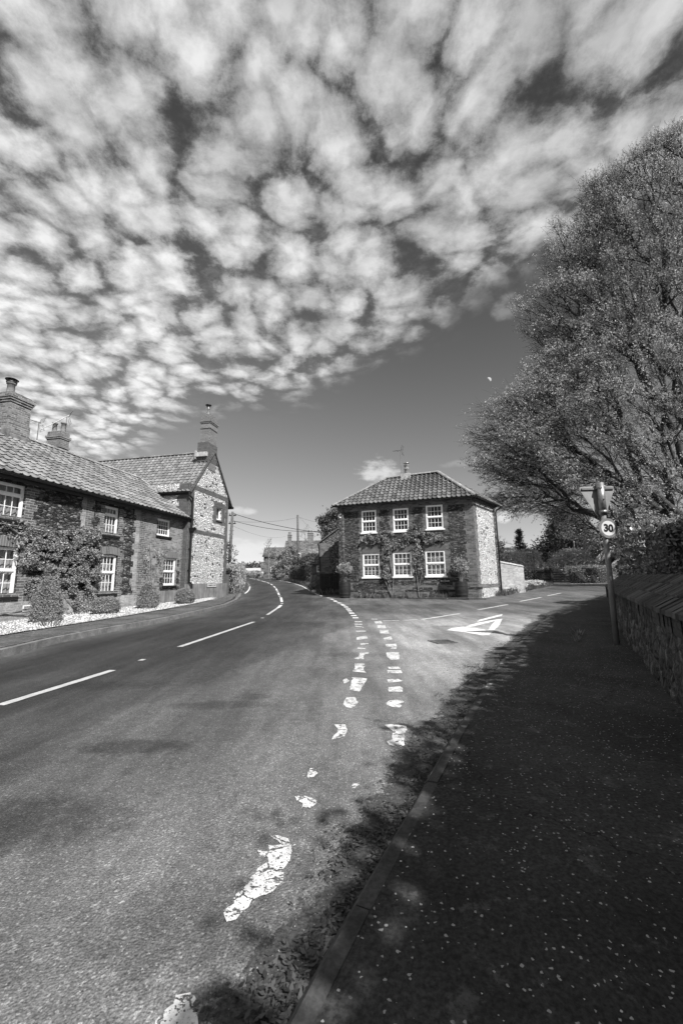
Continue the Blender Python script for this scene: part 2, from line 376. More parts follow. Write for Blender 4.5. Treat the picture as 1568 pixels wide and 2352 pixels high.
def f_paint(wear_, val=.72, crack=0):
    def fn(g, out):
        o = g.obj()
        b = g.n('ShaderNodeBsdfPrincipled'); g.put(b.inputs['Base Color'], g.m('MULTIPLY', val, g.m('MULTIPLY', g.ramp(g.noise(o, 60., 5, .75), .25, .75, .72, 1.1), g.ramp(g.noise(o, 7., 4), .3, .7, .85, 1.05)))); b.inputs['Roughness'].default_value = .6
        t = g.n('ShaderNodeBsdfTransparent')
        n = g.m('ADD', g.m('MULTIPLY', g.noise(o, 14., 8, .75), .6), g.m('MULTIPLY', g.noise(g.v('MULTIPLY', o, (1, 2.2, 1)), 45., 4, .7), .4))
        e = g.attr('tone')
        k = g.m('GREATER_THAN', g.m('ADD', n, g.m('MULTIPLY', e, .22)), wear_)
        if crack:
            ow = g.v('ADD', o, g.v('SCALE', g.noise(o, 25., 4, .65, 'Color'), .06))
            k = g.m('MULTIPLY', k, g.m('GREATER_THAN', g.vor(ow, 9., 'DISTANCE_TO_EDGE'), .035))
            k = g.m('MULTIPLY', k, g.m('GREATER_THAN', g.noise(g.v('ADD', o, (2, 3, 4)), 95., 3, .7), .40))
        mx = g.n('ShaderNodeMixShader'); g.put(mx.inputs[0], k); g.nt.links.new(t.outputs[0], mx.inputs[1]); g.nt.links.new(b.outputs[0], mx.inputs[2])
        g.nt.links.new(mx.outputs[0], out.inputs[0])
    return fn
PAINT = mat('road paint', f_paint(.415)); PAINT_W = mat('worn road paint', f_paint(.462, .66)); PAINT_VW = mat('faint road paint', f_paint(.60, .6))
def f_gravel(g, out):
    o = g.obj(); c = g.vor(o, 26., 'F1', 'Color'); dd = g.vor(o, 26., 'F1'); e = g.vor(o, 26., 'DISTANCE_TO_EDGE')
    base = g.mix(g.ramp(e, .0, .16), .05, g.m('ADD', .22, g.m('MULTIPLY', g.sep(c)[0], .5)))
    pbr(g, out, base, .8, g.bump(g.m('SUBTRACT', 1., dd), 1., .03))
GRAVEL = mat('white gravel', f_gravel)
def f_ground(g, out):
    o = g.obj(); x, y, z = g.sep(o)
    near = g.m('MULTIPLY', .10, g.ramp(g.noise(o, 1.3, 6, .7), .3, .7, .55, 1.5))
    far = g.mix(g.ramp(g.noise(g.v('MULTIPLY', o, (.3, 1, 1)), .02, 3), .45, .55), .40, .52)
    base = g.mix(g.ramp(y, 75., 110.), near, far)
    pbr(g, out, base, .95, g.bump(g.noise(o, 12., 5), .5, .04))
GROUND = mat('grassy earth', f_ground)
def f_moon(g, out):
    ge = g.n('ShaderNodeNewGeometry'); dn = g.v('DOT_PRODUCT', ge.outputs['Normal'], tuple(MOONL))
    e = g.n('ShaderNodeEmission'); g.put(e.inputs[0], g.ramp(g.noise(g.obj(), .12, 4), .3, .7, .75, 1.0)); e.inputs[1].default_value = .62
    t = g.n('ShaderNodeBsdfTransparent'); mx = g.n('ShaderNodeMixShader')
    g.put(mx.inputs[0], g.m('MULTIPLY', g.ramp(dn, .0, .25), g.m('SUBTRACT', 1., ge.outputs['Backfacing']))); g.nt.links.new(t.outputs[0], mx.inputs[1]); g.nt.links.new(e.outputs[0], mx.inputs[2]); g.nt.links.new(mx.outputs[0], out.inputs[0])
MOONL = Vector((.70, -.45, .55)).normalized()
MOON = mat('moon surface', f_moon)
# ------------------------------------------------------------------ mesh builder
def tag(o, label=None, cat=None, group=None, kind=None):
    if label: o['label'] = label
    if cat: o['category'] = cat
    if group: o['group'] = group
    if kind: o['kind'] = kind
    return o
def thing(name, loc, rz=0., label=None, cat=None, group=None):
    o = bpy.data.objects.new(name, None); COL.objects.link(o); o.location = loc; o.rotation_euler = (0, 0, rz); o.empty_display_size = .3
    return tag(o, label, cat, group)
class MB:
    def __init__(s): s.v = []; s.f = []; s.t = []
    def add(s, vs, fs, tone=None):
        b = len(s.v); s.v.extend(tuple(q) for q in vs)
        for f in fs:
            s.f.append(tuple(b + i for i in f)); s.t.append(random.random() if tone is None else tone)
        return s
    def box(s, x0, x1, y0, y1, z0, z1, tone=None):
        return s.add([(x, y, z) for z in (z0, z1) for y in (y0, y1) for x in (x0, x1)],
                     [(0, 2, 3, 1), (4, 5, 7, 6), (0, 1, 5, 4), (2, 6, 7, 3), (0, 4, 6, 2), (1, 3, 7, 5)], random.random() if tone is None else tone)
    def quad(s, a, b, c, d, tone=None): return s.add([a, b, c, d], [(0, 1, 2, 3)], tone)
    def tube(s, pts, r, n=8, cap=True):
        pts = [Vector(p) for p in pts]; rs = r if isinstance(r, (list, tuple)) else [r] * len(pts)
        vs = []; pu = None
        for i, p in enumerate(pts):
            d = (pts[min(i + 1, len(pts) - 1)] - pts[max(i - 1, 0)]).normalized()
            u = d.orthogonal().normalized() if pu is None else (pu - d * pu.dot(d)).normalized()
            pu = u; w = d.cross(u)
            for k in range(n):
                a = 2 * math.pi * k / n; vs.append(p + (u * math.cos(a) + w * math.sin(a)) * rs[i])
        fs = [(i * n + k, i * n + (k + 1) % n, (i + 1) * n + (k + 1) % n, (i + 1) * n + k) for i in range(len(pts) - 1) for k in range(n)]
        if cap: fs += [tuple(range(n))[::-1], tuple((len(pts) - 1) * n + k for k in range(n))]
        return s.add(vs, fs, random.random())
    def lathe(s, prof, n=24, c=(0, 0)):
        vs = [(c[0] + r * math.cos(2 * math.pi * k / n), c[1] + r * math.sin(2 * math.pi * k / n), z) for r, z in prof for k in range(n)]
        fs = [(i * n + k, i * n + (k + 1) % n, (i + 1) * n + (k + 1) % n, (i + 1) * n + k) for i in range(len(prof) - 1) for k in range(n)]
        return s.add(vs, fs)
    def prism(s, poly, y0, y1, axis='y'):
        n = len(poly)
        vs = [(p[0], y0, p[1]) for p in poly] + [(p[0], y1, p[1]) for p in poly]
        return s.add(vs, [tuple(range(n)), tuple(range(2 * n - 1, n - 1, -1))] + [(i, n + i, n + (i + 1) % n, (i + 1) % n) for i in range(n)], .5)
    def build(s, name, mt, parent=None, smooth=False, loc=None, rz=0., bevel=0):
        me = bpy.data.meshes.new(name); me.from_pydata(s.v, [], s.f)
        a = me.attributes.new('tone', 'FLOAT', 'FACE'); a.data.foreach_set('value', s.t)
        me.materials.append(mt)
        if smooth: me.polygons.foreach_set('use_smooth', [True] * len(me.polygons))
        o = bpy.data.objects.new(name, me); COL.objects.link(o)
        if parent: o.parent = parent
        if loc: o.location = loc
        if rz: o.rotation_euler = (0, 0, rz)
        if bevel:
            b = o.modifiers.new('b', 'BEVEL'); b.width = bevel; b.segments = 2; b.limit_method = 'ANGLE'
        return o
def npmesh(name, V, Fq, tone, mt, parent=None, loc=None):
    me = bpy.data.meshes.new(name); n = len(Fq); k = Fq.shape[1]
    me.vertices.add(len(V)); me.vertices.foreach_set('co', V.astype(np.float32).ravel())
    me.loops.add(n * k); me.loops.foreach_set('vertex_index', Fq.astype(np.int32).ravel())
    me.polygons.add(n); me.polygons.foreach_set('loop_start', np.arange(0, n * k, k, dtype=np.int32))
    me.update(calc_edges=True)
    a = me.attributes.new('tone', 'FLOAT', 'FACE'); a.data.foreach_set('value', tone.astype(np.float32))
    me.materials.append(mt)
    o = bpy.data.objects.new(name, me); COL.objects.link(o)
    if parent: o.parent = parent
    if loc: o.location = loc
    return o
def leaves(name, P, size, mt, parent=None, long=1.8, droop=0., loc=None, vary=.5, tones=None):
    """a cloud of pointed leaves, one rhombus each, at points P"""
    n = len(P); P = np.asarray(P, float)
    a = rng.normal(size=(n, 3)); a[:, 2] -= droop; a /= np.linalg.norm(a, axis=1)[:, None]
    b = np.cross(a, rng.normal(size=(n, 3))); b /= np.linalg.norm(b, axis=1)[:, None]
    s = size * (1 + vary * rng.uniform(-1, 1, n))[:, None]
    V = np.empty((n, 4, 3)); V[:, 0] = P; V[:, 1] = P + a * s * long * .5 + b * s * .5; V[:, 2] = P + a * s * long; V[:, 3] = P + a * s * long * .5 - b * s * .5
    return npmesh(name, V.reshape(-1, 3), np.arange(4 * n).reshape(n, 4), rng.random(n) if tones is None else tones, mt, parent, loc)
def tubes_np(name, segs, mt, parent=None, n=4, loc=None):
    """segs: list of (p0, p1, r0, r1)"""
    A = np.array([s_[0] for s_ in segs], float); B = np.array([s_[1] for s_ in segs], float); r0 = np.array([s_[2] for s_ in segs]); r1 = np.array([s_[3] for s_ in segs])
    d = B - A; d /= np.maximum(np.linalg.norm(d, axis=1)[:, None], 1e-6); A = A - d * r0[:, None] * .3; B = B + d * r1[:, None] * .3
    h = np.where(np.abs(d[:, 2:3]) < .9, np.array([[0, 0, 1.]]), np.array([[1., 0, 0]])); u = np.cross(d, h); u /= np.linalg.norm(u, axis=1)[:, None]; w = np.cross(d, u)
    V = np.empty((len(segs), 2 * n, 3))
    for k in range(n):
        a = 2 * math.pi * k / n; e = u * math.cos(a) + w * math.sin(a)
        V[:, k] = A + e * r0[:, None]; V[:, n + k] = B + e * r1[:, None]
    f = np.array([(k, (k + 1) % n, n + (k + 1) % n, n + k) for k in range(n)])
    Fq = (f[None] + (np.arange(len(segs)) * 2 * n)[:, None, None]).reshape(-1, 4)
    o = npmesh(name, V.reshape(-1, 3), Fq, np.full(len(Fq), .5), mt, parent, loc)
    o.data.polygons.foreach_set('use_smooth', [True] * len(Fq)); return o

# ------------------------------------------------------------------ ground, road, pavements
def sheet(name, poly, off, mt, step=1., kind='structure', thick=0., parent=None, attr=None, stepx=None, cut=(-8, 90)):
    bm = bmesh.new()
    f = bm.faces.new([bm.verts.new((x, y, 0)) for x, y in poly])
    ys = [c for c in np.arange(cut[0], cut[1], step) if min(p[1] for p in poly) < c < max(p[1] for p in poly)]
    for c in ys: bmesh.ops.bisect_plane(bm, geom=bm.verts[:] + bm.edges[:] + bm.faces[:], plane_co=(0, c + 1e-4, 0), plane_no=(0, 1, 0))
    if stepx:
        for c in np.arange(-30, 45, stepx): bmesh.ops.bisect_plane(bm, geom=bm.verts[:] + bm.edges[:] + bm.faces[:], plane_co=(c + 1e-4, 0, 0), plane_no=(1, 0, 0))
    bmesh.ops.triangulate(bm, faces=bm.faces[:])
    bmesh.ops.recalc_face_normals(bm, faces=bm.faces[:])
    if sum(f.normal.z for f in bm.faces) < 0: bmesh.ops.reverse_faces(bm, faces=bm.faces[:])
    for v in bm.verts: v.co.z = T(v.co.y) + off
    if thick:
        r = bmesh.ops.extrude_face_region(bm, geom=bm.faces[:])
        for v in [q for q in r['geom'] if isinstance(q, bmesh.types.BMVert)]: v.co.z -= thick
        bmesh.ops.recalc_face_normals(bm, faces=bm.faces[:])
    me = bpy.data.meshes.new(name); bm.to_mesh(me); bm.free(); me.materials.append(mt)
    if attr:
        a = me.attributes.new('wear', 'FLOAT', 'POINT'); a.data.foreach_set('value', [attr(v.co.x, v.co.y) for v in me.vertices])
    o = bpy.data.objects.new(name, me); COL.objects.link(o)
    if parent: o.parent = parent
    if kind: o['kind'] = kind
    return o
# ground sheet to the horizon
def build_ground():
    ys = [-40, -20, -8] + [i * 1. for i in range(-6, 60)] + [60 + 5 * i for i in range(20)] + [170, 190, 220, 260, 300, 340, 380, 430, 500, 700, 1000, 1500, 2500]
    xs = [-2500, -900, -300, -100, -40, -15, 0, 15, 40, 100, 300, 900, 2500]
    def z(y): return T(y) if y < 380 else T(380) - (y - 380) * .03
    V = [(x, y, z(y) - .012) for y in ys for x in xs]; nx = len(xs)
    Fs = [(j * nx + i, j * nx + i + 1, (j + 1) * nx + i + 1, (j + 1) * nx + i) for j in range(len(ys) - 1) for i in range(nx - 1)]
    b = MB(); b.add(V, Fs, .5); o = b.build('ground', GROUND); o['kind'] = 'structure'
build_ground()
LK = [(-5.0, -8), (-5.15, 4), (-5.28, 6.47), (-5.38, 7.6), (-5.3, 9.2), (-5.05, 11.), (-4.93, 12.6), (-4.9, 14.9), (-4.9, 17.04), (-5.2, 19.74), (-5.65, 22.2), (-6.14, 24.3)]
LE = [(-6.3, 26), (-6.85, 29.5), (-7.7, 33.6), (-9.0, 39), (-10.7, 44.5), (-13.7, 54), (-17.2, 64), (-22, 75), (-30, 90)]
RE = [(-25, 90), (-17.5, 75), (-13, 63), (-10.1, 54.6), (-7.3, 47), (-5.4, 42), (-4.0, 37), (-2.66, 30.4), (-1.7, 25.1), (-1.25, 23.4)]
ARM_L = [(-1.2, 23.0), (-.25, 21.75), (6.5, 19.1), (8.6, 21.35), (12, 25.3), (15.1, 29.2), (18.5, 31), (24, 32.6), (40, 34)]
RK = [(40, 28.5), (26, 27.5), (20, 25.6), (16.5, 23.7), (13.8, 21.54), (11.14, 18.39), (8.37, 15.), (6.45, 12.65), (4.52, 9.6), (3.13, 7.35), (2.07, 5.55), (1.32, 4.12), (.87, 3.26), (.32, 2.15), (.07, 1.66), (-.15, 1.2), (-.5, .4), (-1.0, -.8), (-2.5, -5), (-3.4, -8)]
lkx = np.array([p[0] for p in LK + LE]); lky = np.array([p[1] for p in LK + LE])
rkx = np.array([p[0] for p in RK[::-1]]); rky = np.array([p[1] for p in RK[::-1]])
def wear(x, y):
    s = x - np.interp(y, lky, lkx)                                   # distance from the left kerb
    n1 = mnoise.noise(Vector((x * .35, y * .12, 0)))
    s += .35 * n1
    v = np.interp(s, [0, .35, .8, 1.2, 1.9, 2.6, 3.2, 3.8, 4.6, 5.4, 6.4, 8, 12], [.13, .085, .045, .038, .055, .036, .045, .058, .085, .145, .205, .25, .235])
    far = np.interp(y, [9.5, 13.5, 18], [0, .75, 1]); v2 = np.interp(s, [0, .5, 1.5, 2.4, 3.2, 4.2, 5.2, 12], [.10, .055, .040, .065, .042, .07, .05, .065])
    v = v * (1 - far) + v2 * far
    if y < 7: 
        k = np.interp(y, [0, 3, 7], [1, 1, 0]); v = v * (1 - k) + k * np.interp(s, [2.0, 3.0, 4.2, 4.8, 5.3, 6.5], [.07, .085, .12, .16, .12, .20])
    if y > 17 and x > -.5 and y < 24: v = max(v, .10)
    v *= float(np.interp(s, [3, 6.2], [.72, 1.]))
    return float(v)
road = sheet('road', LK + LE + RE + ARM_L + RK, 0., ASPHALT, .5, attr=wear, stepx=.5)
# right footway, its kerb, and the strip behind
PW = [(2.78, 3.5), (3.32, 4.45), (4.2, 6.0), (6.25, 9.55), (8.4, 12.95), (10.3, 15.4), (13, 18.4), (16.5, 21.2), (20.5, 23.2), (26, 24.8), (40, 26)]
def offset_line(L, d):
    o = []
    for i, p in enumerate(L):
        a = L[max(i - 1, 0)]; b = L[min(i + 1, len(L) - 1)]; tx, ty = b[0] - a[0], b[1] - a[1]; l = math.hypot(tx, ty)
        o.append((p[0] - ty / l * d, p[1] + tx / l * d))
    return o
RKi = offset_line(RK, .07)
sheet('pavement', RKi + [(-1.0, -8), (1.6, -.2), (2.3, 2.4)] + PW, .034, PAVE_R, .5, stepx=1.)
def kerb(name, line, h, w, side, mt, seg=.915):
    """bevelled kerb stones laid end to end; one mesh part per kerb run"""
    pts = [Vector((x, y, 0)) for x, y in line]; L = [0]
    for i in range(1, len(pts)): L.append(L[-1] + (pts[i] - pts[i - 1]).length)
    b = MB(); n = int(L[-1] / seg); X = [p.x for p in pts]; Y = [p.y for p in pts]
    def P(s):
        x = np.interp(s, L, X); y = np.interp(s, L, Y); x2 = np.interp(s + .05, L, X); y2 = np.interp(s + .05, L, Y)
        if s + .05 > L[-1]: x2, y2 = x, y; x1 = np.interp(s - .05, L, X); y1 = np.interp(s - .05, L, Y); t = Vector((x - x1, y - y1, 0)).normalized()
        else: t = Vector((x2 - x, y2 - y, 0)).normalized()
        return Vector((x, y, 0)), Vector((-t.y, t.x, 0)) * side
    for i in range(n):
        sub = 3; ring = []; dz = random.uniform(-.006, .006); tn = random.random()
        for k in range(sub + 1):
            p, nn = P(i * seg + .004 + (seg - .008) * k / sub); z = T(p.y)
            prof = [(0, -.1), (0, h - .02), (.02, h), (w, h), (w, -.1)]
            ring.append([p + nn * a + Vector((0, 0, z + c + dz)) for a, c in prof])
        vs = [v for r in ring for v in r]; m_ = 5
        fs = [(k * m_ + j, k * m_ + j + 1, (k + 1) * m_ + j + 1, (k + 1) * m_ + j) for k in range(sub) for j in range(4)] + [tuple(range(5)), tuple(sub * m_ + j for j in range(5))[::-1]]
        b.add(vs, fs, tn)
    o = b.build(name, mt); o['kind'] = 'structure'; return o
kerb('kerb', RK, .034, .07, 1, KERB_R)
kerb('kerb', LK[::-1], .115, .14, 1 , KERB_L)
LKo = offset_line(LK, .14)
sheet('pavement', [(-6.5, -8)] + LKo + [(-6.45, 24.7), (-6.55, 23.4)] + [(-6.2, 21), (-6.13, 19.8), (-6.2, 18.6), (-6.13, 17.2), (-6.2, 15.5), (-6.25, 14.1), (-6.28, 13.0), (-6.3, 12), (-6.42, 10.6), (-6.51, 9.4), (-6.6, 8.7), (-6.6, 6), (-6.7, 2)][0:], .10, PAVE_L, .5, thick=.15, stepx=1.)
grav = sheet('gravel_bed', [(-9.6, 6.5), (-6.63, 6.5), (-6.63, 8.7), (-6.54, 9.4), (-6.45, 10.6), (-6.33, 12), (-6.31, 13.0), (-6.28, 14.1), (-6.23, 15.5), (-6.16, 17.2), (-6.23, 18.6), (-6.16, 19.8), (-6.5, 21.2), (-6.9, 21.5), (-7.6, 19.1), (-8.9, 12)], .115, GRAVEL, .5, kind='stuff', stepx=.5)
tag(grav, 'white gravel bed along the foot of the cottage terrace', 'gravel', kind='stuff')
def gravel_stones():
    n = 5200; Y = rng.uniform(7, 21.3, n); xi = np.interp(Y, [6.5, 10.6, 14, 17.2, 19.8, 21.5], [-6.66, -6.48, -6.31, -6.2, -6.2, -6.9]); X = xi - np.abs(rng.uniform(0, 2.2, n)) ** 1.0
    b = np.array([(1, 0, 0), (-.5, .87, 0), (-.5, -.87, 0), (.1, .1, .9), (.1, 0, -.6)]); fs = np.array([(0, 1, 3), (1, 2, 3), (2, 0, 3), (1, 0, 4), (2, 1, 4), (0, 2, 4)])
    s_ = rng.uniform(.012, .032, n); a = rng.uniform(0, 6.28, n); V = np.empty((n, 5, 3))
    for k in range(5):
        x, y, z = b[k] * (1 + rng.uniform(-.3, .3, (n, 3))).T[:, :, None].swapaxes(0, 1)[0:1].mean() if False else b[k]
        V[:, k, 0] = X + s_ * (x * np.cos(a) - y * np.sin(a)); V[:, k, 1] = Y + s_ * (x * np.sin(a) + y * np.cos(a)); V[:, k, 2] = np.array([T(q) for q in Y]) + .122 + s_ * z
    F3 = (fs[None] + (np.arange(n) * 5)[:, None, None]).reshape(-1, 3)
    o = npmesh('loose_stones', V.reshape(-1, 3), F3, rng.random(len(F3)), plain('white stone', .55, .7, .25, 5, .2), grav)
gravel_stones()

# ---- road markings: thin painted sheets on the asphalt
markings = thing('road_markings', (0, 0, 0)); markings['kind'] = 'structure'
def ragged(poly, amp, step):
    out = []; n = len(poly)
    for i in range(n):
        a = Vector(poly[i]); b = Vector(poly[(i + 1) % n]); L = (b - a).length; k = max(1, int(L / step))
        for j in range(k):
            p = a.lerp(b, j / k); out.append((p.x + random.uniform(-amp, amp), p.y + random.uniform(-amp, amp)))
    return out
def mark(name, polys, mt, amp=.012, step=.06):
    bmA = bmesh.new()
    for poly in polys:
        poly = ragged(poly, amp, step)
        try: f = bmA.faces.new([bmA.verts.new((x, y, 0)) for x, y in poly])
        except ValueError: continue
    for c in np.arange(1, 70, 1.5): bmesh.ops.bisect_plane(bmA, geom=bmA.verts[:] + bmA.edges[:] + bmA.faces[:], plane_co=(0, c + 1e-4, 0), plane_no=(0, 1, 0))
    bmesh.ops.triangulate(bmA, faces=bmA.faces[:])
    for f in bmA.faces:
        f.normal_update()
        if f.normal.z < 0: f.normal_flip()
    for v in bmA.verts: v.co.z = T(v.co.y) + (.004 if v.co.y < 12 else .008)
    me = bpy.data.meshes.new(name); bmA.to_mesh(me); bmA.free(); me.materials.append(mt)
    o = bpy.data.objects.new(name, me); COL.objects.link(o); o.parent = markings; o['kind'] = 'structure'; return o
def strip(p, q, w):
    a = Vector(p); b = Vector(q); t = (b - a).normalized(); n = Vector((-t.y, t.x)) * w / 2
    return [tuple(a - n), tuple(b - n), tuple(b + n), tuple(a + n)]
def gpx(pts, fn): return [gnd(*fn(*p)) for p in pts]
zA = lambda a, b: (734.9 + a * .3003, 1378 + b * .3003)
zB = lambda a, b: (459.3 + a * .4028, 1665 + b * .4028)
zC = lambda a, b: (a * .5127, 1378 + b * .5127)
zD = lambda a, b: (a, b)
z5 = lambda a, b: (505.3 + a * .1684, 1136.8 + b * .1684)
z7 = lambda a, b: (734.9 + a * .271, 1177 + b * .271)
z8 = lambda a, b: (1113.9 + a * .2896, 1090.9 + b * .2896)
left_col = [[(280, 288), (350, 275), (362, 285), (360, 298), (280, 308)], [(308, 335), (372, 333), (372, 339), (310, 346)], [(265, 165), (320, 165), (320, 171), (265, 172)], [(265, 184), (322, 186), (322, 192), (266, 190)], [(268, 198), (335, 209), (335, 214), (270, 206)],
 [(275, 238), (350, 235), (352, 243), (276, 246)], [(285, 366), (318, 370), (345, 372), (345, 378), (285, 376)], [(300, 408), (375, 405), (376, 412), (345, 415), (330, 440), (338, 456), (290, 456), (262, 450), (300, 436)],
 [(262, 490), (335, 490), (340, 510), (330, 540), (350, 560), (250, 550), (265, 520)], [(245, 595), (360, 605), (340, 640), (300, 705), (222, 690), (240, 640)], [(175, 612), (205, 606), (232, 624), (185, 642)],
 [(195, 750), (262, 748), (285, 785), (280, 810), (240, 830), (205, 826), (178, 800)], [(105, 960), (185, 958), (205, 995), (190, 1045), (90, 1072), (120, 1020), (135, 990)], [(162, 845), (185, 845), (182, 852), (165, 851)]]
right_col = [[(390, 146), (438, 146), (438, 150), (392, 151)], [(410, 165), (465, 162), (478, 182), (425, 182)], [(435, 193), (495, 195), (505, 218), (440, 216)], [(455, 232), (518, 232), (528, 260), (460, 258)],
 [(480, 294), (545, 280), (552, 306), (485, 304)], [(495, 340), (580, 338), (585, 358), (550, 362), (510, 359)], [(545, 366), (584, 364), (582, 377), (545, 376)], [(505, 404), (600, 402), (608, 425), (605, 460), (545, 461), (515, 440)],
 [(520, 515), (600, 513), (615, 530), (520, 531)], [(513, 541), (620, 541), (630, 564), (515, 563)], [(515, 612), (600, 608), (635, 625), (525, 635)], [(522, 670), (610, 664), (632, 678), (625, 706), (525, 707)],
 [(525, 772), (635, 770), (638, 785), (595, 798), (620, 812), (610, 830), (555, 822), (510, 805), (512, 790)],
 [(498, 965), (540, 957), (665, 968), (662, 1000), (635, 1035), (648, 1060), (645, 1115), (600, 1132), (520, 1115), (512, 1088), (550, 1072), (545, 1040), (553, 1008), (520, 985)]]
mark('give_way_line', [gpx(q, zA) for q in left_col], PAINT_W, .008, .05)
mark('give_way_line', [gpx(q, zA) for q in right_col] + [gpx([(865, 345), (890, 335), (918, 342), (890, 355), (885, 370), (868, 368)], zB)], PAINT_W, .008, .05)
big = [(400, 635), (450, 635), (505, 655), (515, 680), (555, 680), (530, 710), (520, 760), (480, 830), (470, 900), (420, 960), (350, 985), (300, 1010), (240, 1080), (205, 1120), (150, 1130), (135, 1070), (190, 1030), (205, 970), (240, 950), (280, 880), (312, 860), (325, 825), (380, 790), (390, 765), (340, 752), (328, 718), (375, 728), (392, 722), (385, 690), (415, 700), (460, 690), (440, 668), (410, 655)]
mark('edge_line', [gpx(big, zB), gpx([(675, 1832), (700, 1830), (728, 1840), (726, 1850), (710, 1859), (692, 1858), (696, 1847), (682, 1842)], zD),
    gpx([(708, 1776), (714, 1765), (724, 1769), (729, 1779), (720, 1786), (706, 1789)], zD), gpx([(790, 1778), (860, 1765), (872, 1800), (868, 1820), (882, 1850), (895, 1960), (680, 1960), (700, 1895), (740, 1850), (775, 1825)], zC)], mat('cracked road paint', f_paint(.445, .66, 1)), .004, .02)
def chain(pts, fn, w, dash=None):
    g_ = gpx(pts, fn); return [strip(g_[i], g_[i + 1], w) for i in range(len(g_) - 1)] if dash is None else [strip(g_[i], g_[i + 1], w) for i in range(0, len(g_) - 1, 2)]
PAINT_C = mat('greyed road paint', f_paint(.40, .50))
mark('centre_line', chain([(0, 473), (505, 316), (805, 211), (1137, 99), (1197, 68), (1260, 25)], zC, .10, 1) + chain([(625, 270), (648, 270), (1168, 82), (1182, 82)], zC, .10, 1), PAINT_C, .004, .12)
mark('centre_line', chain([(790, 1545), (832, 1505), (845, 1485), (843, 1479), (842, 1462), (830, 1400), (815, 1387), (812, 1380), (805, 1368), (792, 1335), (786, 1325), (782, 1318), (778, 1308), (762, 1278), (752, 1268), (730, 1245), (715, 1232), (690, 1216), (672, 1208), (640, 1196), (628, 1192), (560, 1172), (545, 1168), (505, 1157), (480, 1152), (400, 1136)], z5, .12, 1), PAINT, .004, .3)
mark('edge_line', chain([(800, 1172), (880, 1180), (950, 1195), (1060, 1225), (1120, 1248), (1180, 1280), (1240, 1318), (1290, 1345), (1340, 1366), (1390, 1382)], z5, .11) , PAINT, .004, .3)
mark('edge_line', chain([(338, 1347), (365, 1328), (390, 1300), (402, 1278), (405, 1255), (396, 1225), (375, 1205), (350, 1189)], z5, .11), PAINT, .004, .3)
mark('junction_dashes', chain([(60, 725), (82, 728), (92, 734), (110, 742), (120, 748), (140, 758), (150, 765), (165, 772), (178, 780), (205, 788)], z7, .14, 1) + chain([(110, 10), (128, 16), (140, 22), (156, 28), (170, 38), (186, 46), (192, 52), (204, 60), (210, 68), (218, 76), (224, 82), (231, 90), (237, 98), (244, 108), (254, 118), (260, 126), (268, 134), (272, 142), (276, 150)], zA, .16, 1) + chain([(690, 1202), (825, 1201)], z5, .1), PAINT, .01, .2)
mark('minor_road_centre_line', chain([(780, 150), (1068, 107)], zA, .09) + chain([(275, 1005), (445, 972), (495, 960), (600, 938)], z8, .09, 1), PAINT, .006, .12)
mark('minor_road_centre_line', chain([(480, 162), (600, 158)], zA, .09) + chain([(635, 157), (740, 153)], zA, .09) + chain([(1210, 77), (1432, 37)], zA, .12), PAINT_W, .01, .12)
tri = [(970, 232), (1000, 220), (1110, 204), (1240, 222), (1275, 232), (1305, 200), (1332, 166), (1140, 208), (1110, 203), (1150, 192), (1210, 175), (1370, 147), (1393, 146), (1375, 185), (1325, 240), (1300, 268), (1240, 271), (1090, 248)]
mark('give_way_triangle', [gpx([(970, 232), (1000, 218), (1100, 206), (1250, 228), (1285, 240), (1300, 270), (1240, 272), (1090, 247)], zA), gpx([(1278, 238), (1318, 185), (1345, 150), (1393, 146), (1372, 190), (1325, 240), (1300, 262)], zA), gpx([(1110, 206), (1150, 192), (1210, 175), (1350, 150), (1340, 163), (1150, 209)], zA), gpx([(1195, 168), (1220, 152), (1340, 122), (1395, 111), (1390, 122), (1330, 138), (1215, 167)], zA)], mat('junction road paint', f_paint(.425, .80)), .012, .08)
mark('faint_line', chain([(1100, 147), (1185, 155)], zA, .1) + chain([(1190, 128), (1330, 112)], zA, .1) + chain([(1340, 107), (1465, 101)], zA, .12) + chain([(0, 1110), (210, 1098)], z8, .08), PAINT_VW, .01, .1)

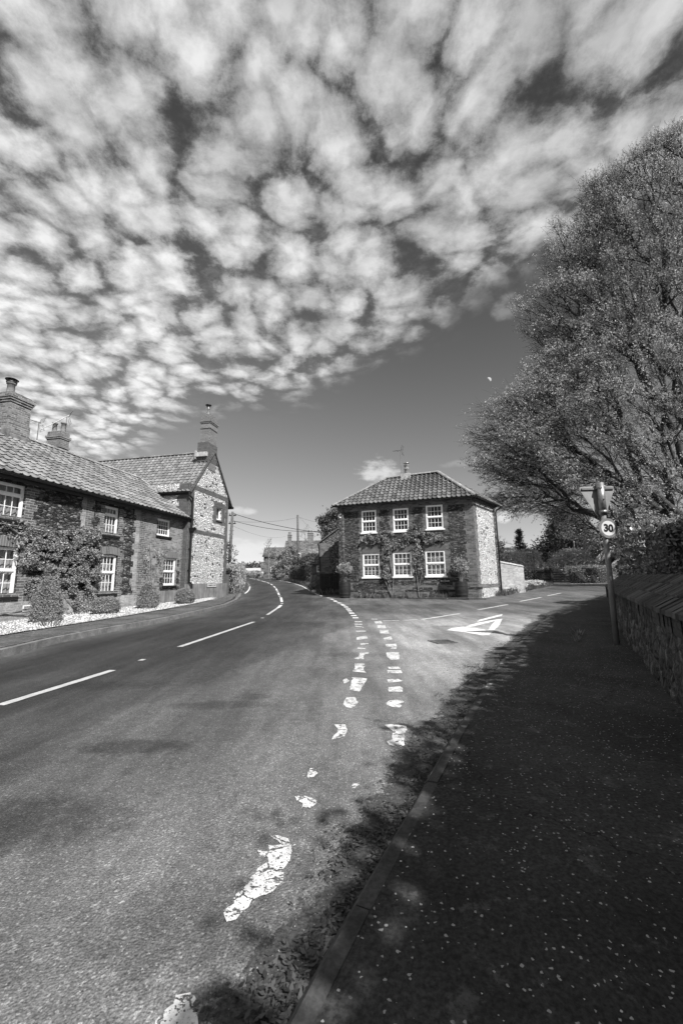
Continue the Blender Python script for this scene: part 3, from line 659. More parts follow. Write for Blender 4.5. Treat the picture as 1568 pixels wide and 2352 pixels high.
# dirt washed into the gutter along the right kerb
def gutter_dirt():
    def f(g, out):
        o = g.obj(); e = g.attr('wear'); n = g.m('ADD', g.m('MULTIPLY', g.noise(o, 7., 7, .75), .6), g.m('MULTIPLY', g.noise(o, 60., 4, .75), .4))
        k = g.m('GREATER_THAN', g.m('ADD', n, g.m('MULTIPLY', e, .42)), .66)
        b = g.n('ShaderNodeBsdfPrincipled'); g.put(b.inputs['Base Color'], g.m('MULTIPLY', .035, g.ramp(g.noise(o, 90., 3, .7), .3, .7, .4, 2.2))); b.inputs['Roughness'].default_value = .95
        t = g.n('ShaderNodeBsdfTransparent'); mx = g.n('ShaderNodeMixShader'); g.put(mx.inputs[0], k); g.nt.links.new(t.outputs[0], mx.inputs[1]); g.nt.links.new(b.outputs[0], mx.inputs[2]); g.nt.links.new(mx.outputs[0], out.inputs[0])
    V = []; Fs = []; W_ = []; ys = np.arange(-.6, 21, .15); n = 5
    for i, y in enumerate(ys):
        x = np.interp(y, rky, rkx); wd = .34 + .30 * max(-.4, mnoise.noise(Vector((y * .9, 3, 1))))
        for j in range(n): d = wd * j / (n - 1); V.append((x + .01 - d * .87, y + d * .49, T(y + d * .49) + .0022)); W_.append(1 - j / (n - 1))
    for i in range(len(ys) - 1):
        for j in range(n - 1): Fs.append((i * n + j, (i + 1) * n + j, (i + 1) * n + j + 1, i * n + j + 1))
    me = bpy.data.meshes.new('gutter_dirt'); me.from_pydata(V, [], Fs); a = me.attributes.new('wear', 'FLOAT', 'POINT'); a.data.foreach_set('value', W_); me.materials.append(mat('gutter dirt', f))
    o = bpy.data.objects.new('gutter_dirt', me); COL.objects.link(o); tag(o, 'dark dirt washed against the right kerb', 'dirt', kind='stuff')
gutter_dirt()
# drain cover
def drain():
    x, y = gnd(*zA(935, 322)); o = thing('drain_cover', (x, y, T(y)), .25, 'rusty round-edged iron drain cover in the junction asphalt', 'drain cover')
    b = MB(); 
    for k in range(5): b.box(-.15 + k * .065, -.125 + k * .065, -.16, .16, .003, .008)
    b.build('grate', plain('rusty iron', .10, .8, .4, 20, .4), o)
    b = MB(); b.box(-.19, -.165, -.19, .19, .001, .01).box(.165, .19, -.19, .19, .001, .01).box(-.165, .165, .165, .19, .001, .01).box(-.165, .165, -.19, -.165, .001, .01); b.build('frame', plain('rusty iron', .05), o)
drain()

# ------------------------------------------------------------------ house kit (house frame: x along the front, y inward, z up)
def wall(name, parent, u0, u1, z0, z1, holes, mt, y0=0., th=.3, loc=None, rz=0.):
    us = sorted({u0, u1} | {h[0] for h in holes} | {h[1] for h in holes}); zs = sorted({z0, z1} | {h[2] for h in holes} | {h[3] for h in holes})
    us = [u for u in us if u0 <= u <= u1]; zs = [z for z in zs if z0 <= z <= z1]
    def solid(i, j):
        if i < 0 or j < 0 or i >= len(us) - 1 or j >= len(zs) - 1: return False
        cu = (us[i] + us[i + 1]) / 2; cz = (zs[j] + zs[j + 1]) / 2
        return not any(h[0] < cu < h[1] and h[2] < cz < h[3] for h in holes)
    b = MB(); y1 = y0 + th
    for i in range(len(us) - 1):
        for j in range(len(zs) - 1):
            if not solid(i, j): continue
            a, c, d, e = us[i], us[i + 1], zs[j], zs[j + 1]
            b.quad((a, y0, d), (c, y0, d), (c, y0, e), (a, y0, e)); b.quad((a, y1, d), (a, y1, e), (c, y1, e), (c, y1, d))
            if not solid(i - 1, j): b.quad((a, y0, d), (a, y0, e), (a, y1, e), (a, y1, d))
            if not solid(i + 1, j): b.quad((c, y0, d), (c, y1, d), (c, y1, e), (c, y0, e))
            if not solid(i, j - 1): b.quad((a, y0, d), (a, y1, d), (c, y1, d), (c, y0, d))
            if not solid(i, j + 1): b.quad((a, y0, e), (c, y0, e), (c, y1, e), (a, y1, e))
    return b.build(name, mt, parent, loc=loc, rz=rz)
def quoin(b, u0, u1, z0, z1, ampL=.11, ampR=.11, step=.225, y=-.004, holes=()):
    z = z0; k = 0
    while z < z1 - .01:
        zt = min(z + step, z1); a = u0 - (ampL if k % 2 else 0) - random.uniform(0, .02) * (ampL > 0); c = u1 + (ampR if k % 2 == 0 else 0) + random.uniform(0, .02) * (ampR > 0)
        segs = [(a, c)]
        for h in holes:
            if h[2] < (z + zt) / 2 < h[3]:
                ns = []
                for s0, s1 in segs:
                    if h[1] <= s0 or h[0] >= s1: ns.append((s0, s1)); continue
                    if s0 < h[0]: ns.append((s0, h[0]))
                    if s1 > h[1]: ns.append((h[1], s1))
                segs = ns
        for s0, s1 in segs: b.quad((s0, y, z), (s1, y, z), (s1, y, zt), (s0, y, zt))
        z = zt; k += 1
def window(parent, u0, u1, z0, z1, cols, rows, trans=None, rec=.07, curtain='white', sill=True, sash=False, shutter=False, loc=None, rz=0., label=None, sillmat=None):
    fwid = .055; y = rec; b = MB()
    b.box(u0, u0 + fwid, y, y + .08, z0, z1, .5); b.box(u1 - fwid, u1, y, y + .08, z0, z1, .5); b.box(u0 + fwid, u1 - fwid, y, y + .08, z0, z0 + fwid * 1.2, .5); b.box(u0 + fwid, u1 - fwid, y, y + .08, z1 - fwid, z1, .5)
    if trans is not None: b.box(u0 + fwid, u1 - fwid, y - .012, y + .075, trans - .028, trans + .028, .5)
    w = b.build('window', WHITE, parent, loc=loc, rz=rz, bevel=.006)
    if label: w['label'] = label
    bars = MB(); parts = [(z0 + fwid * 1.2, z1 - fwid, rows[0])] if trans is None else [(z0 + fwid * 1.2, trans - .028, rows[0]), (trans + .028, z1 - fwid, rows[1])]
    for zi, (a, c, r) in enumerate(parts):
        yy = y + (.03 if not sash or zi == 0 else .015)
        fr = .028
        bars.box(u0 + fwid, u0 + fwid + fr, yy - .012, yy + .03, a, c, .5); bars.box(u1 - fwid - fr, u1 - fwid, yy - .012, yy + .03, a, c, .5)
        bars.box(u0 + fwid + fr, u1 - fwid - fr, yy - .012, yy + .03, a, a + fr, .5); bars.box(u0 + fwid + fr, u1 - fwid - fr, yy - .012, yy + .03, c - fr, c, .5)
        iu0, iu1, ia, ic = u0 + fwid + fr, u1 - fwid - fr, a + fr, c - fr
        for k in range(1, cols): q = iu0 + (iu1 - iu0) * k / cols; bars.box(q - .009, q + .009, yy, yy + .022, ia, ic, .5)
        for k in range(1, r): q = ia + (ic - ia) * k / r; bars.box(iu0, iu1, yy - .002, yy + .02, q - .009, q + .009, .5)
    bars.build('glazing_bars', WHITE, w)
    g_ = MB(); g_.quad((u0 + fwid, y + .045, z0 + .05), (u1 - fwid, y + .045, z0 + .05), (u1 - fwid, y + .045, z1 - .05), (u0 + fwid, y + .045, z1 - .05)); g_.build('glass', GLASS, w)
    if curtain:
        N = 60; yy = y + .16
        spans = {'white': [(0, .44), (.52, 1)], 'side': [(0, .2), (.86, 1)], 'full': [(0, 1)], 'left': [(0, .3)]}[curtain]
        for s0, s1 in spans:
            a = u0 + (u1 - u0) * s0; e = u0 + (u1 - u0) * s1; n = max(6, int(N * (s1 - s0)))
            c = MB()
            for k in range(n):
                x0 = a + (e - a) * k / n; x1 = a + (e - a) * (k + 1) / n
                w0 = .022 * math.sin(x0 * 55 + 2 * math.sin(x0 * 13)); w1 = .022 * math.sin(x1 * 55 + 2 * math.sin(x1 * 13))
                c.quad((x0, yy + w0, z0 + .04), (x1, yy + w1, z0 + .04), (x1, yy + w1, z1 - .04), (x0, yy + w0, z1 - .04))
            c.build('curtain', CURT if curtain != 'left' else CURTG, w, smooth=True)
    if shutter:
        s_ = MB(); ztop = z1 - .06; n = 4
        for k in range(n):
            a = u0 + fwid + (u1 - u0 - 2 * fwid) * k / n; c = u0 + fwid + (u1 - u0 - 2 * fwid) * (k + 1) / n; yy = y + .14
            s_.box(a, a + .022, yy, yy + .03, z0 + .05, ztop, .5); s_.box(c - .022, c, yy, yy + .03, z0 + .05, ztop, .5)
            zz = z0 + .10
            while zz < ztop - .04:
                s_.add([(a + .022, yy, zz), (c - .022, yy, zz), (c - .022, yy + .03, zz + .024), (a + .022, yy + .03, zz + .024)], [(0, 1, 2, 3)]); zz += .075
        s_.build('shutter', WHITE, w)
    r_ = MB(); r_.quad((u0, y + .6, z0 - .1), (u1, y + .6, z0 - .1), (u1, y + .6, z1 + .1), (u0, y + .6, z1 + .1)); r_.build('room_backdrop', DARKROOM, w)
    if sill:
        s_ = MB(); s_.box(u0 - .06, u1 + .06, -.06, y, z0 - .075, z0, .5); s_.build('sill', sillmat or SILL, w, bevel=.008)
    return w
def tile_plane(name, parent, o, ex, et, nrm, L, H, mt, tw=.24, th=.29, clip=(), wave=.038, lip=.042, slab=True, seed=1):
    """pantiles on the plane o + s*ex + t*et; each tile an S curve, each course lapping the one below"""
    o, ex, et, nrm = map(Vector, (o, ex, et, nrm)); R = random.Random(seed)
    ns = max(2, round(L / tw)); tw = L / ns; nc = max(1, math.ceil(H / th)); K = 8
    prof = [(k / K, wave * (.55 * math.cos(2 * math.pi * (k / K)) + .45 * math.cos(4 * math.pi * (k / K) + .8) * .5)) for k in range(K + 1)]
    prof = [(a, wave * (1.0 if a < .001 else 0) * 0 + wave * (math.exp(-((a - .12) / .13) ** 2) + math.exp(-((a - 1.12) / .13) ** 2) - .25 * math.sin(math.pi * max(0, (a - .3) / .7)))) for a, _ in prof]
    V = []; Fs = []; tones = []
    for j in range(nc):
        t0 = j * th; t1 = min((j + 1) * th, H)
        if t1 <= t0: break
        for i in range(ns):
            tn = R.random(); dn = R.uniform(-.004, .004); ds = R.uniform(-.006, .006); rowb = len(V); tl = t0 + R.uniform(-.008, .008) - .02
            for k in range(K + 1):
                a, h = prof[k]; s_ = (i + a) * tw + ds
                V.append(o + ex * s_ + et * tl + nrm * (h + lip + dn)); V.append(o + ex * s_ + et * t1 + nrm * (h + .002)); V.append(o + ex * s_ + et * tl + nrm * (h - .004))
            for k in range(K):
                b0 = rowb + 3 * k
                Fs.append((b0, b0 + 3, b0 + 4, b0 + 1)); tones.append(tn); Fs.append((b0 + 2, b0 + 5, b0 + 3, b0)); tones.append(tn * .5)
    me = bpy.data.meshes.new(name); me.from_pydata([tuple(v) for v in V], [], Fs)
    at = me.attributes.new('tone', 'FLOAT', 'FACE'); at.data.foreach_set('value', tones); me.materials.append(mt)
    if clip:
        bm = bmesh.new(); bm.from_mesh(me)
        for co, no in clip: bmesh.ops.bisect_plane(bm, geom=bm.verts[:] + bm.edges[:] + bm.faces[:], plane_co=co, plane_no=no, clear_outer=True)
        bm.to_mesh(me); bm.free()
    ob = bpy.data.objects.new(name, me); COL.objects.link(ob); ob.parent = parent; return ob
def ridge_line(b, p, q, r=.12, seg=.33):
    p = Vector(p); q = Vector(q); L = (q - p).length; n = max(1, round(L / seg)); d = (q - p) / n; t = d.normalized(); s_ = t.cross(Vector((0, 0, 1))).normalized(); u = s_.cross(t)
    for i in range(n):
        a = p + d * i - t * .015; c = a + d * 1.04; rr = r * random.uniform(.95, 1.06); tn = random.random(); vs = []
        for e, r2 in ((a, rr * 1.06), (c, rr)):
            for k in range(7):
                an = math.pi * (k / 6) ; vs.append(e + s_ * math.cos(an) * r2 + u * math.sin(an) * r2 * .8 - u * .02)
        b.add(vs, [(k, k + 1, 8 + k, 7 + k) for k in range(6)] + [tuple(range(7))[::-1], tuple(range(7, 14))], tn)
def gutter(parent, p, q, r=.06):
    p = Vector(p); q = Vector(q); t = (q - p).normalized(); s_ = t.cross(Vector((0, 0, 1))).normalized(); b = MB(); vs = []
    for rr in (r, r * .88):
        for e in (p, q):
            for k in range(9):
                an = math.pi + math.pi * k / 8; vs.append(e + s_ * math.cos(an) * rr + Vector((0, 0, 1)) * math.sin(an) * rr)
    fs = [(k, k + 1, 10 + k, 9 + k) for k in range(8)] + [(18 + k, 27 + k, 28 + k, 19 + k) for k in range(8)] + [tuple(range(9)), tuple(range(9, 18))[::-1], (0, 18, 27, 9), (8, 17, 35, 26)]
    b.add(vs, fs, .5); return b.build('gutter', BLACK, parent, smooth=False)
def stack(parent, x0, x1, y0, y1, z0, z1, mt, bands, cap=None):
    b = MB(); b.box(x0, x1, y0, y1, z0, z1)
    for za, zb, pr in bands: b.box(x0 - pr, x1 + pr, y0 - pr, y1 + pr, za, zb)
    o = b.build('chimney', mt, parent); return o
def flue_pot(parent, x, y, z, h, r, cowl=True):
    b = MB(); b.lathe([(r * .9, z), (r * 1.0, z + h * .1), (r * .92, z + h * .2), (r * .85, z + h * .85), (r * 1.12, z + h * .88), (r * 1.12, z + h), (r * .8, z + h), (r * .8, z + h * .8)], 16, (x, y)); p = b.build('chimney_pot', POTM, parent, smooth=True)
    if cowl:
        b = MB(); zt = z + h; b.lathe([(r * 1.2, zt + .0), (r * 1.25, zt + .04), (r * .9, zt + .05)], 16, (x, y))
        for k in range(4): a = k * 1.57 + .4; b.tube([(x + r * .95 * math.cos(a), y + r * .95 * math.sin(a), zt), (x + r * 1.05 * math.cos(a), y + r * 1.05 * math.sin(a), zt + .13)], .012, 5)
        b.lathe([(.01, zt + .17), (r * 1.1, zt + .155), (r * 1.55, zt + .12), (r * 1.5, zt + .11), (.01, zt + .13)], 18, (x, y)); b.build('cowl', BLACK, p, smooth=True)
    return p
def text_mesh(name, body, size, mt, parent, loc, rot, bold=0., ext=.002):
    cu = bpy.data.curves.new(name, 'FONT'); cu.body = body; cu.size = size; cu.offset = bold; cu.extrude = ext; cu.align_x = 'CENTER'; cu.align_y = 'CENTER'
    tmp = bpy.data.objects.new(name, cu); me = bpy.data.meshes.new_from_object(tmp); bpy.data.objects.remove(tmp); me.materials.clear(); me.materials.append(mt)
    o = bpy.data.objects.new(name, me); COL.objects.link(o); o.parent = parent; o.location = loc; o.rotation_euler = rot; return o
HX = math.radians(90)

# ---- the cottage terrace on the left
TA = math.radians(11.75); TZ = math.pi / 2 - TA
def fromA(u, y, z=0.):
    d = (math.sin(TA), math.cos(TA)); n = (-math.cos(TA), math.sin(TA))
    return (-9.154 + d[0] * u + n[0] * y, 10.92 + d[1] * u + n[1] * y, z)
terr = thing('terraced_cottages', (-9.154, 10.92, 0), TZ, 'long low brick and dark stone cottage terrace with pantile roof beside the left pavement', 'cottages')
TW = [(-.95, .42, 2.86, 3.88), (3.36, 4.07, 2.8, 3.86), (6.27, 7.21, 3.08, 3.83), (-.80, .45, .76, 2.11), (3.36, 4.15, .72, 2.11), (6.88, 7.77, .95, 2.16)]
wall('wall', terr, -5, 5.05, -.3, 4.08, [h for h in TW if h[1] < 5.05], CARR)
wall('wall', terr, 5.05, 8.62, -.3, 4.08, [h for h in TW if h[0] > 5.05], BRICK_L)
wall('wall', terr, -5, 8.62, -.3, 4.08, [], DARKROOM, y0=5.0, th=.2)
bq = MB()
for h in (TW[0], TW[3]): quoin(bq, h[0] - .28, h[1] + .28, h[2] - .12, h[3] + (.0 if h[3] > 3 else .1), holes=[h])
for h in (TW[1], TW[4]): quoin(bq, h[0] - .17, h[1] + .2, h[2] - .12, h[3] + (.0 if h[3] > 3 else .1), .1, .1, holes=[h])
quoin(bq, 2.56, 2.8, 2.4, 4.05, .0, .08)
for z in (.8,): quoin(bq, .7, 3.3, .62, .85, .05, .05)
bq.build('brick_quoins', BRICK, terr)
bq = MB(); quoin(bq, 2.40, 2.55, 2.95, 4.05, .05, 0); bq.build('pale_brick_strip', BRICK_W, terr); bq = MB(); quoin(bq, 4.98, 5.2, .8, 4.05, .12, 0); bq.build('pale_brick_strip', BRICK_W, terr)
bq = MB(); quoin(bq, -5, 6.4, -.1, .64, 0, .1, holes=TW); bq.build('brick_plinth', BRICK_W, terr)
for a_ in ((8.1, 8.62, .75, 4.05, .06, 0), (5.3, 5.5, .8, 4.05, .03, .05)): bq = MB(); quoin(bq, *a_, y=-.0045); bq.build('brick_quoins', BRICK, terr)
for a_, y_ in (((7.8, 8.0, 1.0, 1.6, .03, .03), -.005), ((6.66, 6.85, .8, 1.3, .03, .03), -.005), ((6.7, 8.0, .74, .9, .1, .1), -.0055), ((7.82, 7.97, 1.8, 2.1, 0, 0), -.005)): bq = MB(); quoin(bq, *a_, y=y_, holes=TW); bq.build('flint_patch', CARR, terr)
b = MB(); b.box(6.45, 8.0, -.05, 0, -.2, .73); b.build('rendered_plinth', RENDER, terr)
def arch(parent, u0, u1, z0, z1, rise, mt):
    b = MB(); n = 10; R = []
    for k in range(n + 1):
        s_ = k / n; x = u0 + (u1 - u0) * s_; c = rise * (1 - (2 * s_ - 1) ** 2); R.append((x, z0 + c - rise, z1 + c - rise * .6))
    for k in range(n):
        a, c = R[k], R[k + 1]; b.add([(a[0], -.012, a[1]), (c[0], -.012, c[1]), (c[0], -.012, c[2]), (a[0], -.012, a[2]), (a[0], .06, a[1]), (c[0], .06, c[1]), (c[0], .06, c[2]), (a[0], .06, a[2])], [(0, 1, 2, 3), (4, 0, 3, 7), (1, 5, 6, 2), (3, 2, 6, 7), (0, 4, 5, 1)])
    return b.build('brick_arch', mt, parent)
arch(terr, 3.28, 4.25, 2.13, 2.38, .06, SOLDIER); arch(terr, -.9, .56, 2.13, 2.38, .07, SOLDIER); arch(terr, 6.8, 7.9, 2.17, 2.4, .02, SOLDIER)
window(terr, *TW[0], 6, (2, 1), 3.58, curtain='white'); window(terr, *TW[1], 4, (2, 1), 3.56, curtain='full'); window(terr, *TW[2], 5, (3,), None, curtain='side')
window(terr, *TW[3], 5, (2, 2), 1.47, curtain='white'); window(terr, *TW[4], 4, (2, 2), 1.47, curtain='full'); window(terr, *TW[5], 4, (2, 2), 1.56, curtain='side')
RZ, RY, EZ, EO = 6.26, 2.72, 4.1, -.26
sl = Vector((0, RY - EO, RZ - EZ)); SL = sl.length; sl.normalize(); nr = Vector((0, -sl.z, sl.y))
tile_plane('roof', terr, (-5, EO, EZ), (1, 0, 0), sl, nr, 13.35, SL, TILE, .245, .30)
b = MB(); b.add([(-5, EO + .03, EZ - .02), (8.33, EO + .03, EZ - .02), (8.33, RY, RZ - .03), (-5, RY, RZ - .03), (8.33, 5.4, 4.0), (-5, 5.4, 4.0), (-5, RY, RZ - .1), (8.33, RY, RZ - .1), (-5, EO + .03, EZ - .06), (8.33, EO + .03, EZ - .06)], [(0, 1, 2, 3), (3, 2, 4, 5), (8, 9, 7, 6)], .5); b.build('roof_boarding', WOODD, terr)
b = MB(); ridge_line(b, (-5, RY, RZ + .0), (8.36, RY, RZ + .0), .13); b.build('ridge_tiles', RIDGE, terr)
b = MB(); b.add([(8.30, EO, EZ + .05), (8.44, EO, EZ + .05), (8.44, RY, RZ + .05), (8.30, RY, RZ + .05), (8.44, EO, EZ - .05), (8.44, RY, RZ - .05)], [(0, 1, 2, 3), (1, 4, 5, 2)], .5); b.build('verge_mortar', MORTAR, terr)
gutter(terr, (-5, EO - .05, EZ - .03), (8.5, EO - .05, EZ - .03), .065)
b = MB(); b.box(-5, 8.45, EO + .02, EO + .045, EZ - .2, EZ - .03); b.box(-5, 8.45, EO + .045, 0, EZ - .12, EZ - .1); b.build('fascia', BLACK, terr)
b = MB(); b.tube([(8.42, EO - .05, EZ - .08), (8.5, EO + .0, EZ - .22), (8.62, -.2, 3.75), (8.75, -.33, 3.62)], .035, 8); b.build('downpipe', BLACK, terr, smooth=True)
c1 = stack(terr, 1.48, 2.22, 2.40, 3.35, 5.6, 7.62, BRICK_C, [(6.0, 6.58, .03), (7.26, 7.34, .03), (7.34, 7.42, .06), (7.42, 7.55, .09)])
flue_pot(c1, 1.68, 2.72, 7.62, .42, .13); flue_pot(c1, 2.02, 2.78, 7.62, .12, .14, False)
b = MB(); b.box(1.42, 2.28, 2.31, 2.37, 5.84, 6.12); b.box(1.36, 1.445, 2.2, 3.4, 5.8, 6.2); b.build('flashing', LEAD, c1)
c2 = stack(terr, 4.28, 4.72, 3.3, 3.95, 5.4, 7.33, BRICK_C2, [(6.62, 6.68, .03), (7.0, 7.06, .03), (7.06, 7.14, .05)])
flue_pot(c2, 4.42, 3.78, 7.33, .42, .095, False); flue_pot(c2, 4.52, 3.45, 7.33, .44, .095, False)
# air vent
b = MB(); b.box(.70, .95, -.03, -.005, .33, .50)
v_ = b.build('air_vent', WHITE, terr, bevel=.004)
b = MB()
for k in range(8): b.box(.715, .935, -.036, -.0305, .345 + k * .018, .351 + k * .018)
b.build('vent_slots', SIGNBLACK, v_)
# aerials
def aerial(name, loc, rz, h, boom, label, tilt=.35, group=None):
    a = thing(name, loc, rz, label, 'aerial', group)
    b = MB(); b.tube([(0, 0, 0), (0, 0, h)], .018, 6); b.build('mast', AERIAL, a)
    b = MB(); dz = math.tan(tilt) * boom; b.tube([(-.08, 0, h - .08 * tilt), (boom, 0, h - .06 + dz)], .014, 5)
    for k in range(12): x = .12 + (boom - .12) * k / 11; b.tube([(x, -.10 + k * .002, h - .06 + dz * x / boom), (x, .10 - k * .002, h - .06 + dz * x / boom)], .005, 4)
    b.build('boom', AERIAL, a)
    b = MB()
    for sgn in (-1, 1):
        for k in range(6): zz = h - .06 + sgn * (.05 + k * .045); xx = -.08 - k * .014; b.tube([(xx, -.2, zz), (xx, .2, zz)], .005, 4)
        for yy in (-.12, .12): b.tube([(-.08, yy, h - .06 + sgn * .05), (-.16, yy, h - .06 + sgn * .29)], .005, 4)
    b.build('reflector', AERIAL, a); return a
aerial('tv_aerial', fromA(4.60, 3.42, 6.55), TZ + 2.6, 1.55, .8, 'dark upright TV aerial on the small twin-pot chimney', -.75)
aerial('tv_aerial', fromA(3.9, 4.0, 5.6), TZ + 2.9, 2.0, .9, 'thin pale TV aerial between the two terrace chimneys', .05)

# ---- the tall flint-gabled house
G0 = fromA(8.45, -.25)
tall = thing('flint_house', (G0[0], G0[1], 0), TZ, 'tall white flint house with brick bands, its gable facing the road', 'house')
GW = 3.55; GE = 5.78; GA = 8.02; gx = GW / 2
gwin = (2.28, 2.82, 4.38, 5.12)
hol = [gwin]
wall('wall', tall, 0, GW, -.3, GE, hol, FLINT)
b = MB(); b.prism([(0, GE), (GW, GE), (gx, GA - .1)], 0., .3); b.build('gable', FLINT, tall)
wall('wall', tall, -.3, 0, -.3, GE, [], FLINT, y0=0., th=11.)
wall('wall', tall, GW - .3, GW, -.3, GE, [], BRICK_T, y0=.301, th=10.6); 
bq = MB(); quoin(bq, -.30, .10, .9, GE, 0, .0, y=-.004); quoin(bq, 3.26, GW, .3, GE, .06, 0, y=-.004)
quoin(bq, -.3, GW, 3.42, 3.62, 0, 0, y=-.007); quoin(bq, -.3, GW, 5.55, 5.80, 0, 0, y=-.007)
quoin(bq, 1.98, 3.2, 4.15, 5.35, .1, .0, y=-.0055, holes=[gwin])
bq.build('brick_bands', BRICK_T, tall)
bq = MB()
for k in range(26):
    z = .3 + k * .22
    if z < GE - .1: bq.quad((-.304, .55 + (.12 if k % 2 else 0), z), (-.304, -.0, z), (-.304, -.0, z + .22), (-.304, .55 + (.12 if k % 2 else 0), z + .22))
bq.build('corner_quoins', BRICK_T, tall)
b = MB()
for sgn in (0, 1):
    ax = 0 if sgn == 0 else GW
    p = [(ax - (.34 if sgn == 0 else -.34), GE - .30), (gx, GA + .02), (gx, GA - .20), (ax + (.0 if sgn == 0 else 0.), GE - .10)]
    b.prism(p if sgn == 0 else p[::-1], -.03, .0)
b.build('gable_brick_edge', BRICK_T, tall)
arch(tall, 2.2, 2.92, 5.12, 5.34, .07, BRICK_T)
window(tall, *gwin, 1, (1,), None, rec=.09, curtain='full', sillmat=BRICK_T)
b = MB(); b.box(-.36, GW + .05, -.05, 0, -.2, 1.0); b.build('rendered_plinth', RENDER, tall)
RL = 10.8; rs = Vector((gx + .3, 0, GA - (GE - .33))); RLn = rs.length; rs.normalize()
tile_plane('roof', tall, (-.34, RL, GE - .38), (0, -1, 0), rs, Vector((-rs.z, 0, rs.x)), RL + .08, RLn, TILE_T, .24, .235, lip=.035)
b = MB(); b.add([(-.30, -.05, GE - .38), (gx, -.05, GA - .04), (GW + .36, -.05, GE - .42), (-.30, RL, GE - .38), (gx, RL, GA - .04), (GW + .36, RL, GE - .42)], [(0, 3, 4, 1), (1, 4, 5, 2)], .5)
b.build('roof', TILE_T, tall)
b = MB(); b.prism([(-.36, GE - .42), (gx, GA + .02), (gx, GA - .06), (-.30, GE - .46)][::-1], -.09, -.05); b.prism([(GW + .42, GE - .46), (gx, GA + .02), (gx, GA - .06), (GW + .36, GE - .5)], -.09, -.05); b.build('verge_tiles', BRICK_T, tall)
b = MB(); ridge_line(b, (gx, .55, GA - .02), (gx, RL, GA - .02), .12); b.build('ridge_tiles', TILE_T, tall)
gutter(tall, (-.44, RL, GE - .42), (-.44, -.08, GE - .42), .06)
b = MB(); b.box(GW + .33, GW + .45, -.12, .3, GE - .55, GE - .42); b.build('gutter_end', BLACK, tall)
b = MB(); b.box(-.36, -.33, 0, RL, GE - .56, GE - .40); b.build('fascia', BLACK, tall)
b = MB(); b.tube([(-.44, -.06, GE - .46), (-.42, -.08, GE - .62), (-.18, -.12, GE - .74), (-.13, -.09, GE - .86), (-.13, -.09, 1.3), (-.13, -.09, 1.1), (.02, -.14, .98), (.04, -.14, .55)], .045, 10)
b.add([(-.26, -.22, 3.62), (.04, -.22, 3.62), (.04, -.02, 3.62), (-.26, -.02, 3.62), (-.19, -.15, 3.42), (-.06, -.15, 3.42), (-.06, -.03, 3.42), (-.19, -.03, 3.42)], [(0, 1, 5, 4), (1, 2, 6, 5), (2, 3, 7, 6), (3, 0, 4, 7), (0, 3, 2, 1)], .5)
for z in (4.9, 4.2, 2.6, 1.6): b.box(-.19, -.07, -.1, 0, z, z + .05)
b.build('downpipe', BLACK, tall, smooth=False)
cc = stack(tall, 1.22, 1.98, -.02, .52, 6.9, 9.95, BRICK_C2, [(9.15, 9.21, .03), (9.45, 9.52, .03), (9.52, 9.62, .055)])
b = MB(); b.box(1.10, 2.06, -.024, .58, 7.3, 8.35); b.build('chimney_base', BRICK_T, cc)
b = MB(); b.box(.98, 1.09, -.03, .66, 7.55, 7.78); b.box(1.0, 1.6, .60, .66, 7.45, 7.9); b.build('flashing', MORTAR, cc)
b = MB(); b.lathe([(.10, 9.95), (.10, 10.3), (.13, 10.34), (.13, 10.37), (.09, 10.38)], 14, (1.45, .26)); fl = b.build('flue', METAL, cc, smooth=True)
b = MB(); b.lathe([(.09, 10.37), (.10, 10.5), (.02, 10.52)], 14, (1.45, .26)); b.lathe([(.01, 10.60), (.16, 10.57), (.15, 10.54), (.01, 10.56)], 16, (1.45, .26)); b.build('cowl', BLACK, fl, smooth=True)
# street name plate
sp = thing('street_name_sign', fromA(8.45 + 1.98, -.31, .90), TZ, 'white street name plate reading ANMER ROAD on the rendered plinth of the flint house', 'sign')
b = MB(); b.box(-.44, .44, -.02, 0, -.075, .075); b.build('plate', SIGNWHITE, sp, bevel=.004)
b = MB(); b.box(-.455, .455, -.012, .0, .076, .09).box(-.455, .455, -.012, .0, -.09, -.076); b.build('plate_frame', SIGNBLACK, sp)
text_mesh('lettering', 'ANMER ROAD', .13, SIGNBLACK, sp, (0, -.0215, 0), (HX, 0, 0), .001)

# low brick garden wall beyond the gable
b = MB()
gw_ = thing('garden_wall', fromA(8.45 + GW + .12, -.05, 0), TZ, 'short brick garden wall with tile coping at the far corner of the flint house', 'wall')
b.box(0, .45, -.12, .12, .0, 1.55); b.box(.0, .2, .12, 2.5, .1, 1.4); b.build('brickwork', BRICK_T, gw_); b = MB(); b.box(-.04, .5, -.17, .17, 1.55, 1.61); b.box(-.03, .23, .17, 2.5, 1.4, 1.46); b.build('coping', BLACK, gw_)

